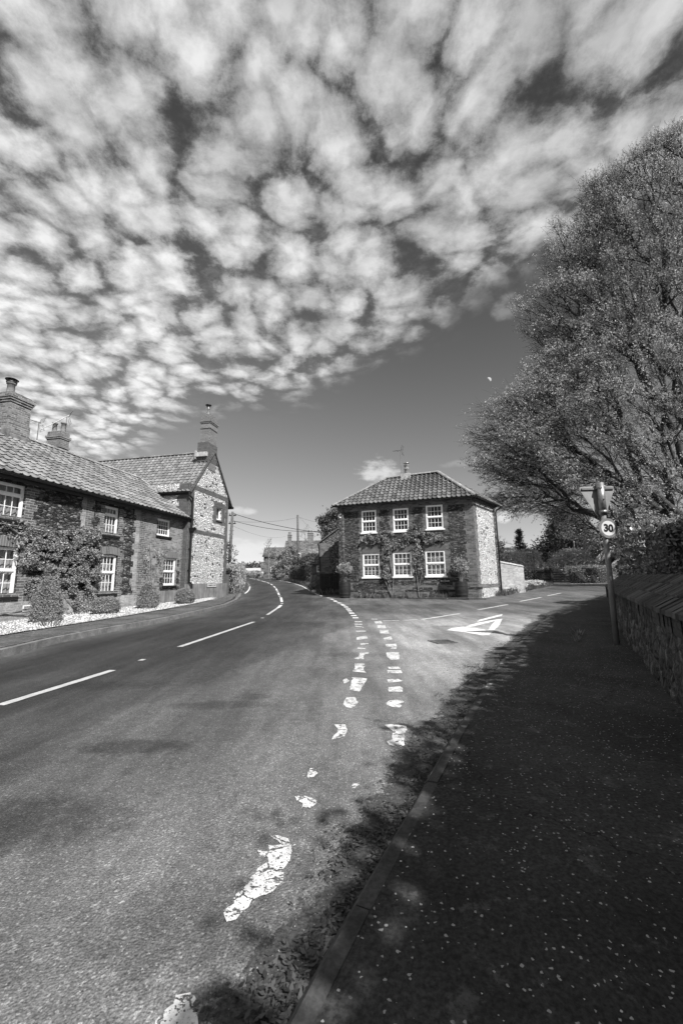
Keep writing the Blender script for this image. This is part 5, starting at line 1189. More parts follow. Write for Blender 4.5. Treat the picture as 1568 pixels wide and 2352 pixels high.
wire((-8.7, 32, 5.9), atY(760, 1219, 31), .35, .018, 'thinner black overhead wire just under the thick one')
wire((-8.7, 32, 5.85), (-5.3, 48, 8.6), .25, .010, 'faint wire rising from the leaning pole to the straight pole')
wire((-5.3, 48, 8.7), atY(770, 1200, 52), .3, .010, 'faint wire running right from the top of the straight pole')
wire((-8.75, 32, 5.5), atY(655, 1232, 60), .5, .008, 'hair thin wire sagging towards the farmhouse chimney')
wire(atY(686, 1187, 48), atY(732, 1224, 60), .2, .008, 'thin wire slanting down right from the straight pole')

# ------------------------------------------------------------------ vegetation kit
def core(parent, fn, mt):
    pass
def shrub(name, loc, r, h, label, cat='shrub', n=5200, leaf=.022, mt=LEAF_SHRUB, prof=None, lump=.22, group=None, long=1.9, seed=0):
    """leafy shrub: profile gives radius at height"""
    o = thing(name, loc, 0, label, cat, group); prof = prof or [(0, .75), (.3, 1), (.7, .9), (1, .35)]
    t = rng.random(n); ang = rng.uniform(0, 2 * math.pi, n); R_ = np.interp(t, [p[0] for p in prof], [p[1] for p in prof])
    k = np.array([mnoise.noise(Vector((math.cos(a) * 1.6 + seed, math.sin(a) * 1.6, q * 3.5 * h / max(r, .1)))) for a, q in zip(ang, t)])
    k2 = np.array([mnoise.noise(Vector((math.cos(a) * 6 + seed, math.sin(a) * 6, q * 12))) for a, q in zip(ang, t)])
    rad = r * R_ * (1 + lump * k + lump * .5 * k2) * (1 - .42 * rng.random(n) ** 1.8)
    st = rng.random(n) < .06; rad[st] *= rng.uniform(1.05, 1.28, st.sum())
    top = (t > .93); rad[top] *= rng.random(top.sum()) ** .5
    P = np.stack([rad * np.cos(ang), rad * np.sin(ang), t * h * (1 + .06 * k2) + .02], 1)
    leaves('foliage', P, leaf, mt, o, long)
    segs = []
    for j in range(12):
        a = random.uniform(0, 6.28); e = Vector((r * .6 * math.cos(a), r * .6 * math.sin(a), h * random.uniform(.5, .9))); mid = e * .45; mid.z = e.z * .5; segs += [(Vector((0, 0, 0)), mid, .018, .012), (mid, e, .012, .004)]
    tubes_np('stems', segs, BARKM, o)
    return o
def hedge(name, poly, z0, hfun, label, leaf=.05, dens=380, mt=LEAF_HEDGE, width=.9, cat='hedge', rough=.08, long=1.6):
    """clipped or loose hedge following a ground polyline, rounded section, leaves through its outer layer"""
    pts = [Vector((x, y, 0)) for x, y in poly]; L = [0]
    for i in range(1, len(pts)): L.append(L[-1] + (pts[i] - pts[i - 1]).length)
    X = [p.x for p in pts]; Y = [p.y for p in pts]; o = thing(name, (X[0], Y[0], T(Y[0])), 0, label, cat); base = np.array([X[0], Y[0], T(Y[0])])
    H = hfun(.5); n = int(L[-1] * (2 * H + width) * dens); s_ = rng.uniform(-width / 2, L[-1] + width / 2, n); q = rng.random(n)
    sx = np.clip(s_, 0, L[-1]); x = np.interp(sx, L, X); y = np.interp(sx, L, Y); x2 = np.interp(np.minimum(sx + .05, L[-1]), L, X) - np.interp(np.maximum(sx - .05, 0), L, X); y2 = np.interp(np.minimum(sx + .05, L[-1]), L, Y) - np.interp(np.maximum(sx - .05, 0), L, Y)
    l = np.hypot(x2, y2); tx, ty = x2 / l, y2 / l; nx, ny = -ty, tx; hh = np.array([hfun(float(a) / L[-1]) for a in sx]); over = s_ - sx
    P_ = 2 * hh + width; c = q * P_; side = np.where(c < hh, -1., np.where(c > hh + width, 1., 0.)); zz = np.where(c < hh, c, np.where(c > hh + width, c - hh - width, hh)); w = np.where(side == 0, (c - hh) - width / 2, side * width / 2)
    rr = .18; tz = np.clip((zz - (hh - rr)) / rr, 0, 1); w = np.where(side != 0, w * (1 - .25 * tz ** 2), w); zz = zz - np.where(side == 0, (np.abs(w) / (width / 2)) ** 3 * rr * .6, 0)
    shrink = np.sqrt(np.maximum(0, 1 - (np.abs(over) / (width / 2)) ** 2)); w = w * shrink
    k = np.array([mnoise.noise(Vector((a * 1.6, b_ * 1.6, c_ * 2))) + .5 * mnoise.noise(Vector((a * 5, b_ * 5, c_ * 6))) for a, b_, c_ in zip(s_, w, zz)])
    dep = rng.random(n) ** 2 * .22; w = w * (1 - dep / (width / 2)) + np.sign(w) * k * rough; zz = np.maximum(0, zz + np.where(side == 0, k * rough - dep, k * .02))
    V = np.stack([x + tx * over + nx * w - base[0], y + ty * over + ny * w - base[1], np.array([T(a) for a in y]) + zz - base[2]], 1)
    leaves('foliage', V, leaf, mt, o, long)
    # woody inside
    b = MB(); m_ = max(2, int(L[-1] / .4)); ring = []
    for i in range(m_ + 1):
        a = L[-1] * i / m_; px, py = np.interp(a, L, X), np.interp(a, L, Y); h_ = hfun(i / m_) - .22; wd = width / 2 - .2; 
        a2 = min(a + .05, L[-1]); a1 = max(a - .05, 0); dx, dy = np.interp(a2, L, X) - np.interp(a1, L, X), np.interp(a2, L, Y) - np.interp(a1, L, Y); l_ = math.hypot(dx, dy); nx_, ny_ = -dy / l_, dx / l_
        for ww, z_ in ((-wd, 0), (-wd, h_), (wd, h_), (wd, 0)): ring.append((px + nx_ * ww - base[0], py + ny_ * ww - base[1], T(py) + max(z_, 0) - base[2]))
    b.add(ring, [(i * 4 + j, i * 4 + j + 1, i * 4 + 5 + j, i * 4 + 4 + j) for i in range(m_) for j in range(3)] + [(0, 1, 2, 3), (m_ * 4, m_ * 4 + 1, m_ * 4 + 2, m_ * 4 + 3)], .5)
    b.build('inner_twigs', mat('inner twig mass', f_leaf(.035, .0, 0)), o); return o
def grow_tree(root, trunk, pts, k_len=.35, seg=.5, r_tip=.008, p_exp=2.4, droop=0., minparent=0):
    """connect crown points back to the trunk along short, gently bending limbs; returns segments with pipe-model radii"""
    N = [np.array(root, float)]; par = [-1]; plen = [0.]
    for t in trunk: N.append(np.array(t, float)); par.append(len(N) - 2); plen.append(plen[-1] + np.linalg.norm(N[-1] - N[-2]))
    cap = len(N) + len(pts) * 14; A = np.zeros((cap, 3)); Lp = np.zeros(cap); cnt = len(N); A[:cnt] = N; Lp[:cnt] = plen; pr = list(par); tips = []
    order = np.argsort(np.linalg.norm(pts - np.array(trunk[0]), axis=1) + rng.normal(0, .8, len(pts)))
    for i in order:
        p = pts[i]; D = A[minparent:cnt] - p; d = np.sqrt((D * D).sum(1)); dist0 = d + k_len * Lp[minparent:cnt]
        j = int(np.argmin(dist0)) + minparent; a = A[j]; L = np.linalg.norm(p - a); m_ = min(12, max(1, int(L / seg))); last = j
        dirp = (a - A[pr[j]]) if pr[j] >= 0 else np.array([0, 0, 1.]); dl = np.linalg.norm(dirp); dirp = dirp / dl if dl > 0 else dirp
        c = a + dirp * L * .30 + (p - a) * .2 + rng.normal(0, .035 * L, 3)
        for q in range(1, m_ + 1):
            t = q / m_; x = (1 - t) ** 2 * a + 2 * t * (1 - t) * c + t * t * p + np.array([0, 0, -droop * L * t * t * .15])
            if cnt >= cap: break
            A[cnt] = x; Lp[cnt] = Lp[last] + np.linalg.norm(x - A[last]); pr.append(last); last = cnt; cnt += 1
        tips.append(last)
    w = np.zeros(cnt)
    for t in tips: w[t] += r_tip ** p_exp
    for i in range(cnt - 1, 0, -1): w[pr[i]] += w[i]
    rad = np.maximum(w, r_tip ** p_exp * .6) ** (1 / p_exp)
    segs = [(A[pr[i]], A[i], min(rad[pr[i]], rad[i] * 1.35 + .004), rad[i]) for i in range(1, cnt)]
    return A[:cnt], rad, segs, tips, pr

# ---- climbing plants
def climber_on(house, frame_fn, rz, spots, stems, leaf, n_per, label, cat, name, gap=.0):
    o = thing(name, frame_fn(spots[0][0], 0, 0), rz, label, cat); ox = spots[0][0]; P = []
    for (u, z, ru, rz_, dens) in spots:
        n = int(n_per * dens); a = rng.uniform(0, 6.28, n); r_ = np.sqrt(rng.random(n)); uu = u + ru * r_ * np.cos(a); zz = z + rz_ * r_ * np.sin(a)
        keep = np.array([mnoise.noise(Vector((float(p) * 3.3, float(q) * 3.3, 2.))) + .35 * mnoise.noise(Vector((float(p) * 9, float(q) * 9, 5.))) > gap for p, q in zip(uu, zz)])
        uu, zz = uu[keep], zz[keep]; bulge = np.array([max(0., .5 + mnoise.noise(Vector((float(p) * 2.6, float(q) * 2.6, 9.)))) for p, q in zip(uu, zz)])
        yy = -.03 - rng.random(len(uu)) ** .7 * .20 * bulge; P.append(np.stack([uu - ox, yy, zz], 1))
    leaves('foliage', np.vstack(P), leaf, LEAF_CLIMB, o, 1.7, .3)
    segs = []
    for st_ in stems:
        for (a, c), (e, f) in zip(st_[:-1], st_[1:]):
            segs.append(((a - ox, -.04, c), (e - ox, -.05, f), .014, .011))
    tubes_np('stems', segs, TWIG, o, 5)
    return o
TS = [(1.0, 1.9, .55, .55, 1.), (1.6, 2.2, .75, .5, 1.2), (2.3, 2.45, .65, .5, 1.2), (2.8, 2.0, .5, .6, 1.1), (2.3, 1.5, .9, .5, 1.1), (1.3, 1.35, .6, .45, .9), (2.9, 1.35, .4, .4, .8), (2.6, .95, .5, .35, .7), (2.75, .5, .45, .3, .7), (1.0, 1.0, .35, .3, .4), (2.9, 2.75, .3, .2, .3), (1.0, 2.5, .5, .2, .35), (0.4, 2.6, .6, .25, .12), (.5, 2.0, .25, .4, .2), (3.2, .35, .3, .15, .35)]
climber_on(terr, fromA, TZ, TS, [[(2.6, .1), (2.4, .8), (2.2, 1.6), (2.5, 2.4)], [(2.6, .1), (1.8, .9), (1.2, 1.6), (1.0, 2.2)], [(1.2, 2.4), (.5, 2.7), (-.2, 2.72), (-.9, 2.6)], [(1.2, 2.4), (.4, 2.45), (-.4, 2.9)], [(2.2, .35), (.9, .42), (-.3, .3)], [(1.9, .2), (.8, .25), (-.6, .42)]], .032, 5800, 'dense leafy climber spreading between the terrace windows', 'climbing plant', 'wall_climber', -.16)
climber_on(terr, fromA, TZ, [(5.9, 2.2, .5, .5, .25), (6.3, 1.6, .45, .6, .3), (5.7, 1.7, .3, .4, .18), (6.6, 2.2, .3, .3, .2)], [[(6.1, .2), (6.05, 1.0), (6.0, 1.8), (5.8, 2.6)], [(6.1, .2), (6.3, 1.3), (6.6, 2.2)], [(6.05, 1.0), (5.6, 1.7), (5.4, 2.3)]], .035, 900, 'thin sparse climber with pale stem beside the terrace end window', 'climbing plant', 'wall_climber', -.05)
CI = [(iu(5.0), 3.2, .55, .33, 1.1), (iu(4.4), 3.3, .5, .3, 1.), (iu(5.4), 3.05, .35, .2, .5), (iu(4.1), 2.85, .4, .25, .8), (iu(2.9), 3.3, .55, .35, 1.1), (iu(2.3), 3.1, .55, .3, 1.0), (iu(1.75), 3.0, .4, .22, .7), (iu(2.95), 3.65, .2, .2, .3), (iu(2.8), 2.4, .28, .5, .6), (iu(2.9), 1.7, .25, .5, .4), (iu(4.4), 2.4, .25, .45, .5), (iu(4.5), 1.6, .25, .5, .4), (iu(3.5), 2.9, .3, .2, .4), (iu(4.35), 1.1, .2, .3, .15)]
climber_on(inn, inn_w, IA, CI, [[(iu(4.15), .25), (iu(4.3), .9), (iu(4.4), 1.8), (iu(4.4), 2.8), (iu(4.9), 3.2)], [(iu(4.15), .25), (iu(4.05), 1.1), (iu(4.25), 2.4)], [(iu(4.2), .3), (iu(4.55), 1.2)], [(iu(2.8), .25), (iu(2.85), 1.0), (iu(2.95), 2.0), (iu(2.85), 3.2)], [(iu(2.85), .5), (iu(2.6), 1.4), (iu(2.8), 2.4)], [(iu(2.85), 3.0), (iu(2.2), 3.15), (iu(1.6), 3.0)], [(iu(4.4), 3.0), (iu(5.2), 3.15)]], .038, 1500, 'two stemmed climbing rose over the lower windows of the corner cottage', 'climbing plant', 'wall_climber', -.14)
# planting at cottage foot
def tufts(name, spots, label, cat, mt=GRASSM, h=.22, n=26, kind=None, spread=.13, wid=.012, parent=None):
    V = []; Fs = []; tn = []
    for (x, y, s_) in spots:
        for k in range(n):
            a = random.uniform(0, 6.28); r_ = random.uniform(0, spread) * s_; px, py = x + r_ * math.cos(a), y + r_ * math.sin(a); hh = h * s_ * random.uniform(.5, 1.1); le = random.uniform(.1, .7) * hh; z = T(py)
            dx, dy = math.cos(a) * le, math.sin(a) * le; wx, wy = -math.sin(a) * wid, math.cos(a) * wid; b0 = len(V)
            V += [(px - wx, py - wy, z), (px + wx, py + wy, z), (px + dx * .5 + wx * .7, py + dy * .5 + wy * .7, z + hh * .7), (px + dx, py + dy, z + hh)]; Fs.append((b0, b0 + 1, b0 + 2, b0 + 3)); tn.append(random.random())
    o = npmesh(name, np.array(V), np.array(Fs), np.array(tn), mt, parent); return tag(o, label, cat, kind=kind) if label else o
sp_ = []
for k in range(60):
    p = inn_w(random.uniform(.9, 6.2), random.uniform(-.45, -.08), 0); sp_.append((p[0], p[1], random.uniform(.5, 1.2)))
tufts('border_plants', sp_, 'low grassy plants growing along the foot of the corner cottage', 'border plants', kind='stuff', h=.26)
b = MB()
sk = [inn_w(iu(3.3) , -.5, 0), inn_w(iu(.5), -.62, 0), inn_w(iu(-.3), -.3, 0)]
kl = thing('stone_edging', (sk[0][0], sk[0][1], 0), 0, 'mossy low stone edging in front of the corner cottage', 'edging')
b = MB()
for (p, q) in zip(sk[:-1], sk[1:]):
    a, c = Vector(p), Vector(q); n = max(2, int((c - a).length / .5))
    for i in range(n):
        s0 = a.lerp(c, i / n) - Vector(sk[0]); s1 = a.lerp(c, (i + .96) / n) - Vector(sk[0]); t = (s1 - s0).normalized(); nn = Vector((-t.y, t.x, 0)) * .07; z = T(a.y); h_ = random.uniform(.05, .085)
        b.add([s0 - nn + Vector((0, 0, z)), s1 - nn + Vector((0, 0, z)), s1 + nn + Vector((0, 0, z)), s0 + nn + Vector((0, 0, z)), s0 - nn * .8 + Vector((0, 0, z + h_)), s1 - nn * .8 + Vector((0, 0, z + h_)), s1 + nn + Vector((0, 0, z + h_)), s0 + nn + Vector((0, 0, z + h_))], [(0, 1, 5, 4), (1, 2, 6, 5), (2, 3, 7, 6), (3, 0, 4, 7), (4, 5, 6, 7)])
b.build('stones', KERB_R, kl, bevel=.01)

# ---- shrubs on the gravel
def gz(u, y): p = fromA(u, y); return (p[0], p[1], T(p[1]) + .1)
x_, y_ = gnd(104, 1433, .1); shrub('clipped_shrub', (x_ * (1 + .4 / y_), y_ + .4, T(y_) + .1), .35, 1.12, 'tall tapering clipped shrub beside the wall vent', n=20000, leaf=.017, prof=[(0, .85), (.15, 1), (.45, .95), (.75, .62), (.93, .42), (1, .2)], lump=.15, seed=1)
x_, y_ = gnd(241, 1413, .1); shrub('clipped_shrub', (x_ * (1 + .35 / y_), y_ + .35, T(y_) + .1), .40, .50, 'low wide clipped shrub under the middle terrace window', n=15000, leaf=.017, prof=[(0, .8), (.3, 1), (.75, .9), (1, .55)], lump=.14, seed=2)
x_, y_ = gnd(338, 1400, .1); shrub('clipped_shrub', (x_ * (1 + .4 / y_), y_ + .4, T(y_) + .1), .39, .95, 'pointed leafy shrub beside the thin wall climber', n=12000, leaf=.021, prof=[(0, .8), (.2, 1), (.5, .85), (.8, .5), (1, .15)], lump=.22, seed=3)
x_, y_ = gnd(424, 1389, .1); shrub('clipped_shrub', (x_ * (1 + .4 / y_), y_ + .4, T(y_) + .1), .40, .62, 'round shrub at the foot of the black downpipe', n=10000, leaf=.023, prof=[(0, .7), (.35, 1), (.75, .85), (1, .45)], lump=.2, seed=4)
tufts('border_plants', [(-6.75, 9.6, 1.2), (-7.1, 9.9, .8)] + [(fromA(1.9 + .16 * k, -.5)[0], fromA(1.9 + .16 * k, -.5)[1], .8) for k in range(9)], 'straggly grass tufts in the white gravel', 'grass', h=.28, n=18)
# ---- left roadside hedge and bushes past the flint house
hedge('roadside_hedge', [(-7.55, 26.2), (-7.9, 29), (-8.7, 33), (-9.9, 38), (-11.6, 44), (-14.5, 53)], 0, lambda s: 1.75 - .3 * s + .15 * math.sin(s * 17), 'rounded roadside hedge beyond the flint house on the left verge', leaf=.06, dens=300, width=1.5, rough=.2)
shrub('roadside_bush', (-9.6, 31.5, T(31.5)), 1.4, 4.0, 'loose bush wrapped round the foot of the leaning pole', n=4200, leaf=.07, mt=LEAF_DARK, prof=[(0, .6), (.4, 1), (.8, .7), (1, .2)], lump=.5, seed=8)
sp_ = [(random.uniform(-.25, .35) + np.interp(y, lky, lkx) - .35, y, random.uniform(.6, 1.4)) for y in np.linspace(25, 60, 260)]
tufts('verge_grass', sp_, 'grass verge between the left hedge and the white edge line', 'grass', kind='stuff', h=.22, n=12)
# ---- right-hand verge bushes and hedges towards the far cottages
shrub('big_bush', (-6.4, 50, T(50) - .1), 2.0, 4.1, 'big twiggy bush in front of the far cottages', n=17000, leaf=.085, prof=[(0, .9), (.3, 1), (.6, .85), (.85, .6), (1, .25)], lump=.35, seed=5)
shrub('big_bush', (-3.9, 53, T(53) - .1), 2.5, 3.9, 'pale twiggy bush right of the straight pole', n=9000, leaf=.085, mt=LEAF_OLIVE, prof=[(0, .9), (.4, 1), (.8, .8), (1, .4)], lump=.3, seed=6)
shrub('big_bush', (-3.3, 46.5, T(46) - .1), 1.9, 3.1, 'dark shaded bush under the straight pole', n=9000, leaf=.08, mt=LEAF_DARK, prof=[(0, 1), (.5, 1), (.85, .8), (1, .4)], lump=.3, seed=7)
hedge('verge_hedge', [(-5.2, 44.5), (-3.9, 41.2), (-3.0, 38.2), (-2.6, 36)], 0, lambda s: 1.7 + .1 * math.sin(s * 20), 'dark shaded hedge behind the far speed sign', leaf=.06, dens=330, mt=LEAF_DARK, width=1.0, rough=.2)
hedge('far_hedge', [(-12.2, 58.5), (-14.6, 67), (-18, 76), (-23, 90)], 0, lambda s: .8 + .15 * math.sin(s * 11), 'low hedge and bushes along the far right verge', leaf=.08, dens=120, width=1.2, rough=.2)
hedge('far_hedge', [(-9.6, 57), (-6.5, 54.5)], 0, lambda s: .6, 'low bushy planting under the far cottage window', leaf=.09, dens=130, width=1.0, rough=.3)
hedge('far_hedge', [(-19.5, 66), (-26, 80), (-36, 100)], 0, lambda s: .9 + .2 * math.sin(s * 11), 'distant hedge where the road disappears', leaf=.12, dens=70, width=2.0, rough=.35)
sp_ = [(np.interp(y, rkx * 0 + np.linspace(0, 1, len(rkx)), rkx) * 0 + np.interp(y, [23.4, 25.1, 30.4, 37, 42, 47, 54.6], [-1.1, -1.5, -2.4, -3.7, -5.1, -7.0, -9.8]) + random.uniform(.05, 1.6), y, random.uniform(.7, 1.5)) for y in np.linspace(23.6, 52, 620)]
tufts('verge_grass', sp_, 'rough grass verge along the right side of the main road', 'grass', kind='stuff', h=.3, n=14, spread=.25)
shrub('verge_shrub', (-1.75, 25.7, T(25.7)), .32, .95, 'pale grassy shrub beside the black gates', n=2600, leaf=.04, mt=LEAF_OLIVE, prof=[(0, .7), (.5, 1), (1, .5)], lump=.3, long=4, seed=9)
# distant wood on the skyline
def far_wood():
    P = []
    for k in range(260):
        x = random.uniform(-260, 160); y = 330 + random.uniform(-6, 6); h_ = random.uniform(3, 5.5); P.append(ball_points(70, (x, y, T(y) + h_ * .4), (4, 3, h_ * .6), .3, .3, k))
    o = leaves('distant_wood', np.vstack(P), 1.2, LEAF_DARK, None, 1.3); tag(o, 'thin dark line of distant woodland on the skyline', 'wood', kind='stuff')
far_wood()

# ---- background trees
def simple_tree(name, loc, h, r, label, leafm=LEAF_DARK, n=9000, leaf=.09, trunk_h=.25, prof=None, lump=.3, cat='tree', seed=0, clumps=90, barkm=BARKM, bare=0, group=None, tilt=0):
    o = thing(name, loc, 0, label, cat, group); prof = prof or [(0, .6), (.3, 1), (.7, .8), (1, .15)]
    pts = []
    for k in range(clumps):
        t = random.random() ** .9; R_ = r * np.interp(t, [p[0] for p in prof], [p[1] for p in prof]); a = random.uniform(0, 6.28); rr = R_ * random.uniform(.35, 1) ** .6 * (1 + lump * mnoise.noise(Vector((math.cos(a) * 2 + seed, math.sin(a) * 2, t * 4))))
        pts.append((rr * math.cos(a) + tilt * t, rr * math.sin(a), h * (trunk_h + (1 - trunk_h) * t)))
    pts = np.array(pts)
    tr = [(tilt * q * .5, 0, h * q) for q in np.linspace(.05, .92, 9)]
    A, rad, segs, tips, pr = grow_tree((0, 0, 0), tr, pts, .3, r * .3, .012 * max(1, h / 8), 2.3)
    tubes_np('trunk', segs, barkm, o, 5)
    if not bare:
        m_ = n // clumps; Q = np.repeat(pts, m_, axis=0) + rng.normal(0, r * .13, (m_ * clumps, 3)) * np.array([1, 1, .7]); leaves('crown', Q, leaf, leafm, o, 1.8)
    else:
        tw = []
        for i in tips:
            e = A[i]
            for q in range(bare):
                d = rng.normal(0, 1, 3); d[2] = abs(d[2]) + .5; d /= np.linalg.norm(d); L = random.uniform(.3, .8) * r * .3; m2 = e + d * L * .5 + rng.normal(0, .04, 3); tw += [(e, m2, .010, .007), (m2, m2 + (d + rng.normal(0, .3, 3)) * L * .5, .007, .004)]
        tubes_np('crown', tw, barkm, o, 3)
    return o
simple_tree('yew_tree', (25.4, 45, T(45)), 7.6, 3.6, 'large dark spreading conifer behind the clipped hedge', n=26000, leaf=.13, trunk_h=.08, prof=[(0, 1.05), (.25, 1), (.5, .7), (.75, .42), (.9, .28), (1, .05)], clumps=300, seed=3)
simple_tree('fir_tree', (18.55, 42, T(42)), 5.2, 1.0, 'small spiky fir right of the corner cottage', n=5000, leaf=.07, trunk_h=.1, prof=[(0, 1), (.5, .55), (.85, .2), (1, .02)], clumps=110, seed=4)
simple_tree('birch_tree', (23.6, 41, T(41)), 5.6, 2.3, 'bare pale branched birch in front of the dark conifer', barkm=BARKL, clumps=46, bare=5, trunk_h=.3, seed=5)
simple_tree('bare_tree', (15.6, 40, T(40)), 4.3, 1.7, 'bare twiggy tree beside the corner cottage drainpipe', barkm=TWIG, clumps=50, bare=6, trunk_h=.2, seed=6)
simple_tree('pine_tree', atY(776, 1290, 36)[:2] + (T(36),), 6.9, 1.7, 'round headed pine showing above the rear wing roof', n=9000, leaf=.09, trunk_h=.55, clumps=70, seed=7)
simple_tree('bare_tree', (-6.0, 66, T(66)), 8.2, 2.2, 'bare treetop behind the farmhouse chimneys', barkm=TWIG, clumps=50, bare=5, trunk_h=.4, seed=8)
simple_tree('bare_tree', (-10.5, 58.2, T(58)), 5.6, 1.5, 'bare upright branches beside the small far cottage', barkm=TWIG, clumps=46, bare=6, trunk_h=.3, seed=9)
simple_tree('bare_tree', (25.5, 38.6, T(38)), 4.7, 2.4, 'bare bushy tree left of the gabled porch', barkm=TWIG, clumps=60, bare=6, trunk_h=.2, seed=12)
shrub('garden_shrub', (13.2, 32, T(32)), 1.7, 2.9, 'tangled bare-stemmed shrub above the daffodils', n=3800, leaf=.05, mt=LEAF_OLIVE, prof=[(0, .8), (.4, 1), (.8, .7), (1, .3)], lump=.35, seed=10)
shrub('garden_shrub', (10.5, 27.5, T(27)), .9, 3.1, 'dark leaning evergreen beside the drainpipe', n=3500, leaf=.06, mt=LEAF_DARK, prof=[(0, .5), (.6, .9), (1, .6)], lump=.4, seed=11)
shrub('garden_shrub', (21.5, 38, T(38)), 2.3, 2.9, 'pale flowering shrub behind the clipped hedge', n=8000, leaf=.07, mt=LEAF_OLIVE, prof=[(0, .9), (.5, 1), (.85, .7), (1, .3)], lump=.3, seed=12)
shrub('clipped_yew', (16.3, 35.5, T(35.5)), 1.15, 2.9, 'tall round topped clipped hedge column behind the picket fence', cat='hedge', n=9000, leaf=.05, mt=LEAF_SHRUB, prof=[(0, 1), (.6, 1), (.85, .85), (.96, .6), (1, .35)], lump=.08, seed=13)
hedge('clipped_hedge', [(18.9, 33.5), (21, 33.6), (25, 34.4), (32, 35.5)], 0, lambda s: 1.42, 'square clipped hedge across the road behind the signpost', leaf=.045, dens=420, width=1.1, rough=.035)
hedge('background_hedge', [(14, 47), (22, 49), (36, 50)], 0, lambda s: 2.6 + .3 * math.sin(s * 13), 'tall mixed hedge closing the view behind the gardens', leaf=.12, dens=70, mt=LEAF_OLIVE, width=2.2, rough=.5)
hedge('background_hedge', [(9.8, 36), (14, 39), (19, 41)], 0, lambda s: 2.5 + .3 * math.sin(s * 9), 'loose hedge behind the yellow brick wall', leaf=.09, dens=110, mt=LEAF_OLIVE, width=1.8, rough=.5)
# picket fence, field gate, daffodils
pf = thing('picket_fence', (14.9, 33.9, T(33.9)), math.radians(-22), 'dark close boarded fence between the tangled shrub and the field gate', 'fence')
b = MB()
for k in range(26): b.box(k * .085, k * .085 + .07, 0, .03, 0, 1.08 + .03 * math.sin(k * .7))
b.build('pickets', WOODD, pf); b = MB(); b.box(0, 2.2, .03, .08, .25, .33).box(0, 2.2, .03, .08, .85, .93); b.build('rails', WOODD, pf)
fg = thing('field_gate', (17.0, 33.1, T(33.1)), math.radians(4), 'five bar timber field gate beside the clipped hedge', 'gate')
b = MB()
for k in range(5): b.box(0, 1.55, 0, .04, .12 + k * .19, .18 + k * .19)
b.build('bars', WOODG, fg)
b = MB(); b.add([(0, -.03, .12), (.06, -.03, .12), (1.5, -.03, .94), (1.44, -.03, .94)], [(0, 1, 2, 3)]).add([(1.5, -.032, .12), (1.44, -.032, .12), (.7, -.032, .94), (.76, -.032, .94)], [(0, 1, 2, 3)]); b.box(0, .06, -.03, .05, .08, 1.1).box(1.49, 1.55, -.03, .05, .08, 1.1); b.build('braces', WOODG, fg)
for x in (-.14, 1.62): b = MB(); b.box(x, x + .13, -.04, .09, 0, 1.25); b.build('gate_post', WOODG, fg)
gv = sheet('gravel_drive', [(15.9, 31.6), (17.6, 31.4), (20, 31.6), (26, 33.0), (26, 33.8), (19, 33.2), (16.5, 33.3)], .004, GRAVEL, .5); 
def daffodils():
    G = []; C_ = []
    for k in range(520):
        t = random.random(); base = (np.interp(t, [0, .35, 1], [8.1, 10.6, 15.2]), np.interp(t, [0, .35, 1], [20.9, 24.1, 29.9])); off = random.uniform(.1, 1.7); x = base[0] - off * .75 + .15; y = base[1] + off * .62; G.append((x, y, random.uniform(.6, 1.25)))
    g_ = tufts('roadside_planting', G, 'leafy verge planting with white daffodils beside the corner cottage', 'flowers', kind='stuff', h=.34, n=12, wid=.014, spread=.16)
    P = []
    for (x, y, s_) in G:
        if mnoise.noise(Vector((x * .9, y * .9, 3))) < -.05: continue
        for j in range(3): c = (x + random.uniform(-.15, .15), y + random.uniform(-.15, .15), T(y) + random.uniform(.22, .42)); P.append(np.array(c) + rng.normal(0, .022, (7, 3)))
    leaves('petals', np.vstack(P), .045, PETAL, g_, 1.2)
daffodils()

# ---- dark ivy bank behind the flint wall
hedge('ivy_bank', [(11.2, 14.4), (14.5, 13.2), (19, 12.6)], 0, lambda s: 3.0 + .15 * math.sin(s * 15) - .35 * (s < .15), 'tall dark glossy ivy hedge behind the flint wall', leaf=.085, dens=300, mt=LEAF_IVY, width=2.4, rough=.28)
shrub('garden_shrub', (10.6, 13.6, T(14)), .75, 1.75, 'paler low shrub between the signpost and the ivy hedge', n=3500, leaf=.05, mt=LEAF_SHRUB, lump=.3, seed=21)

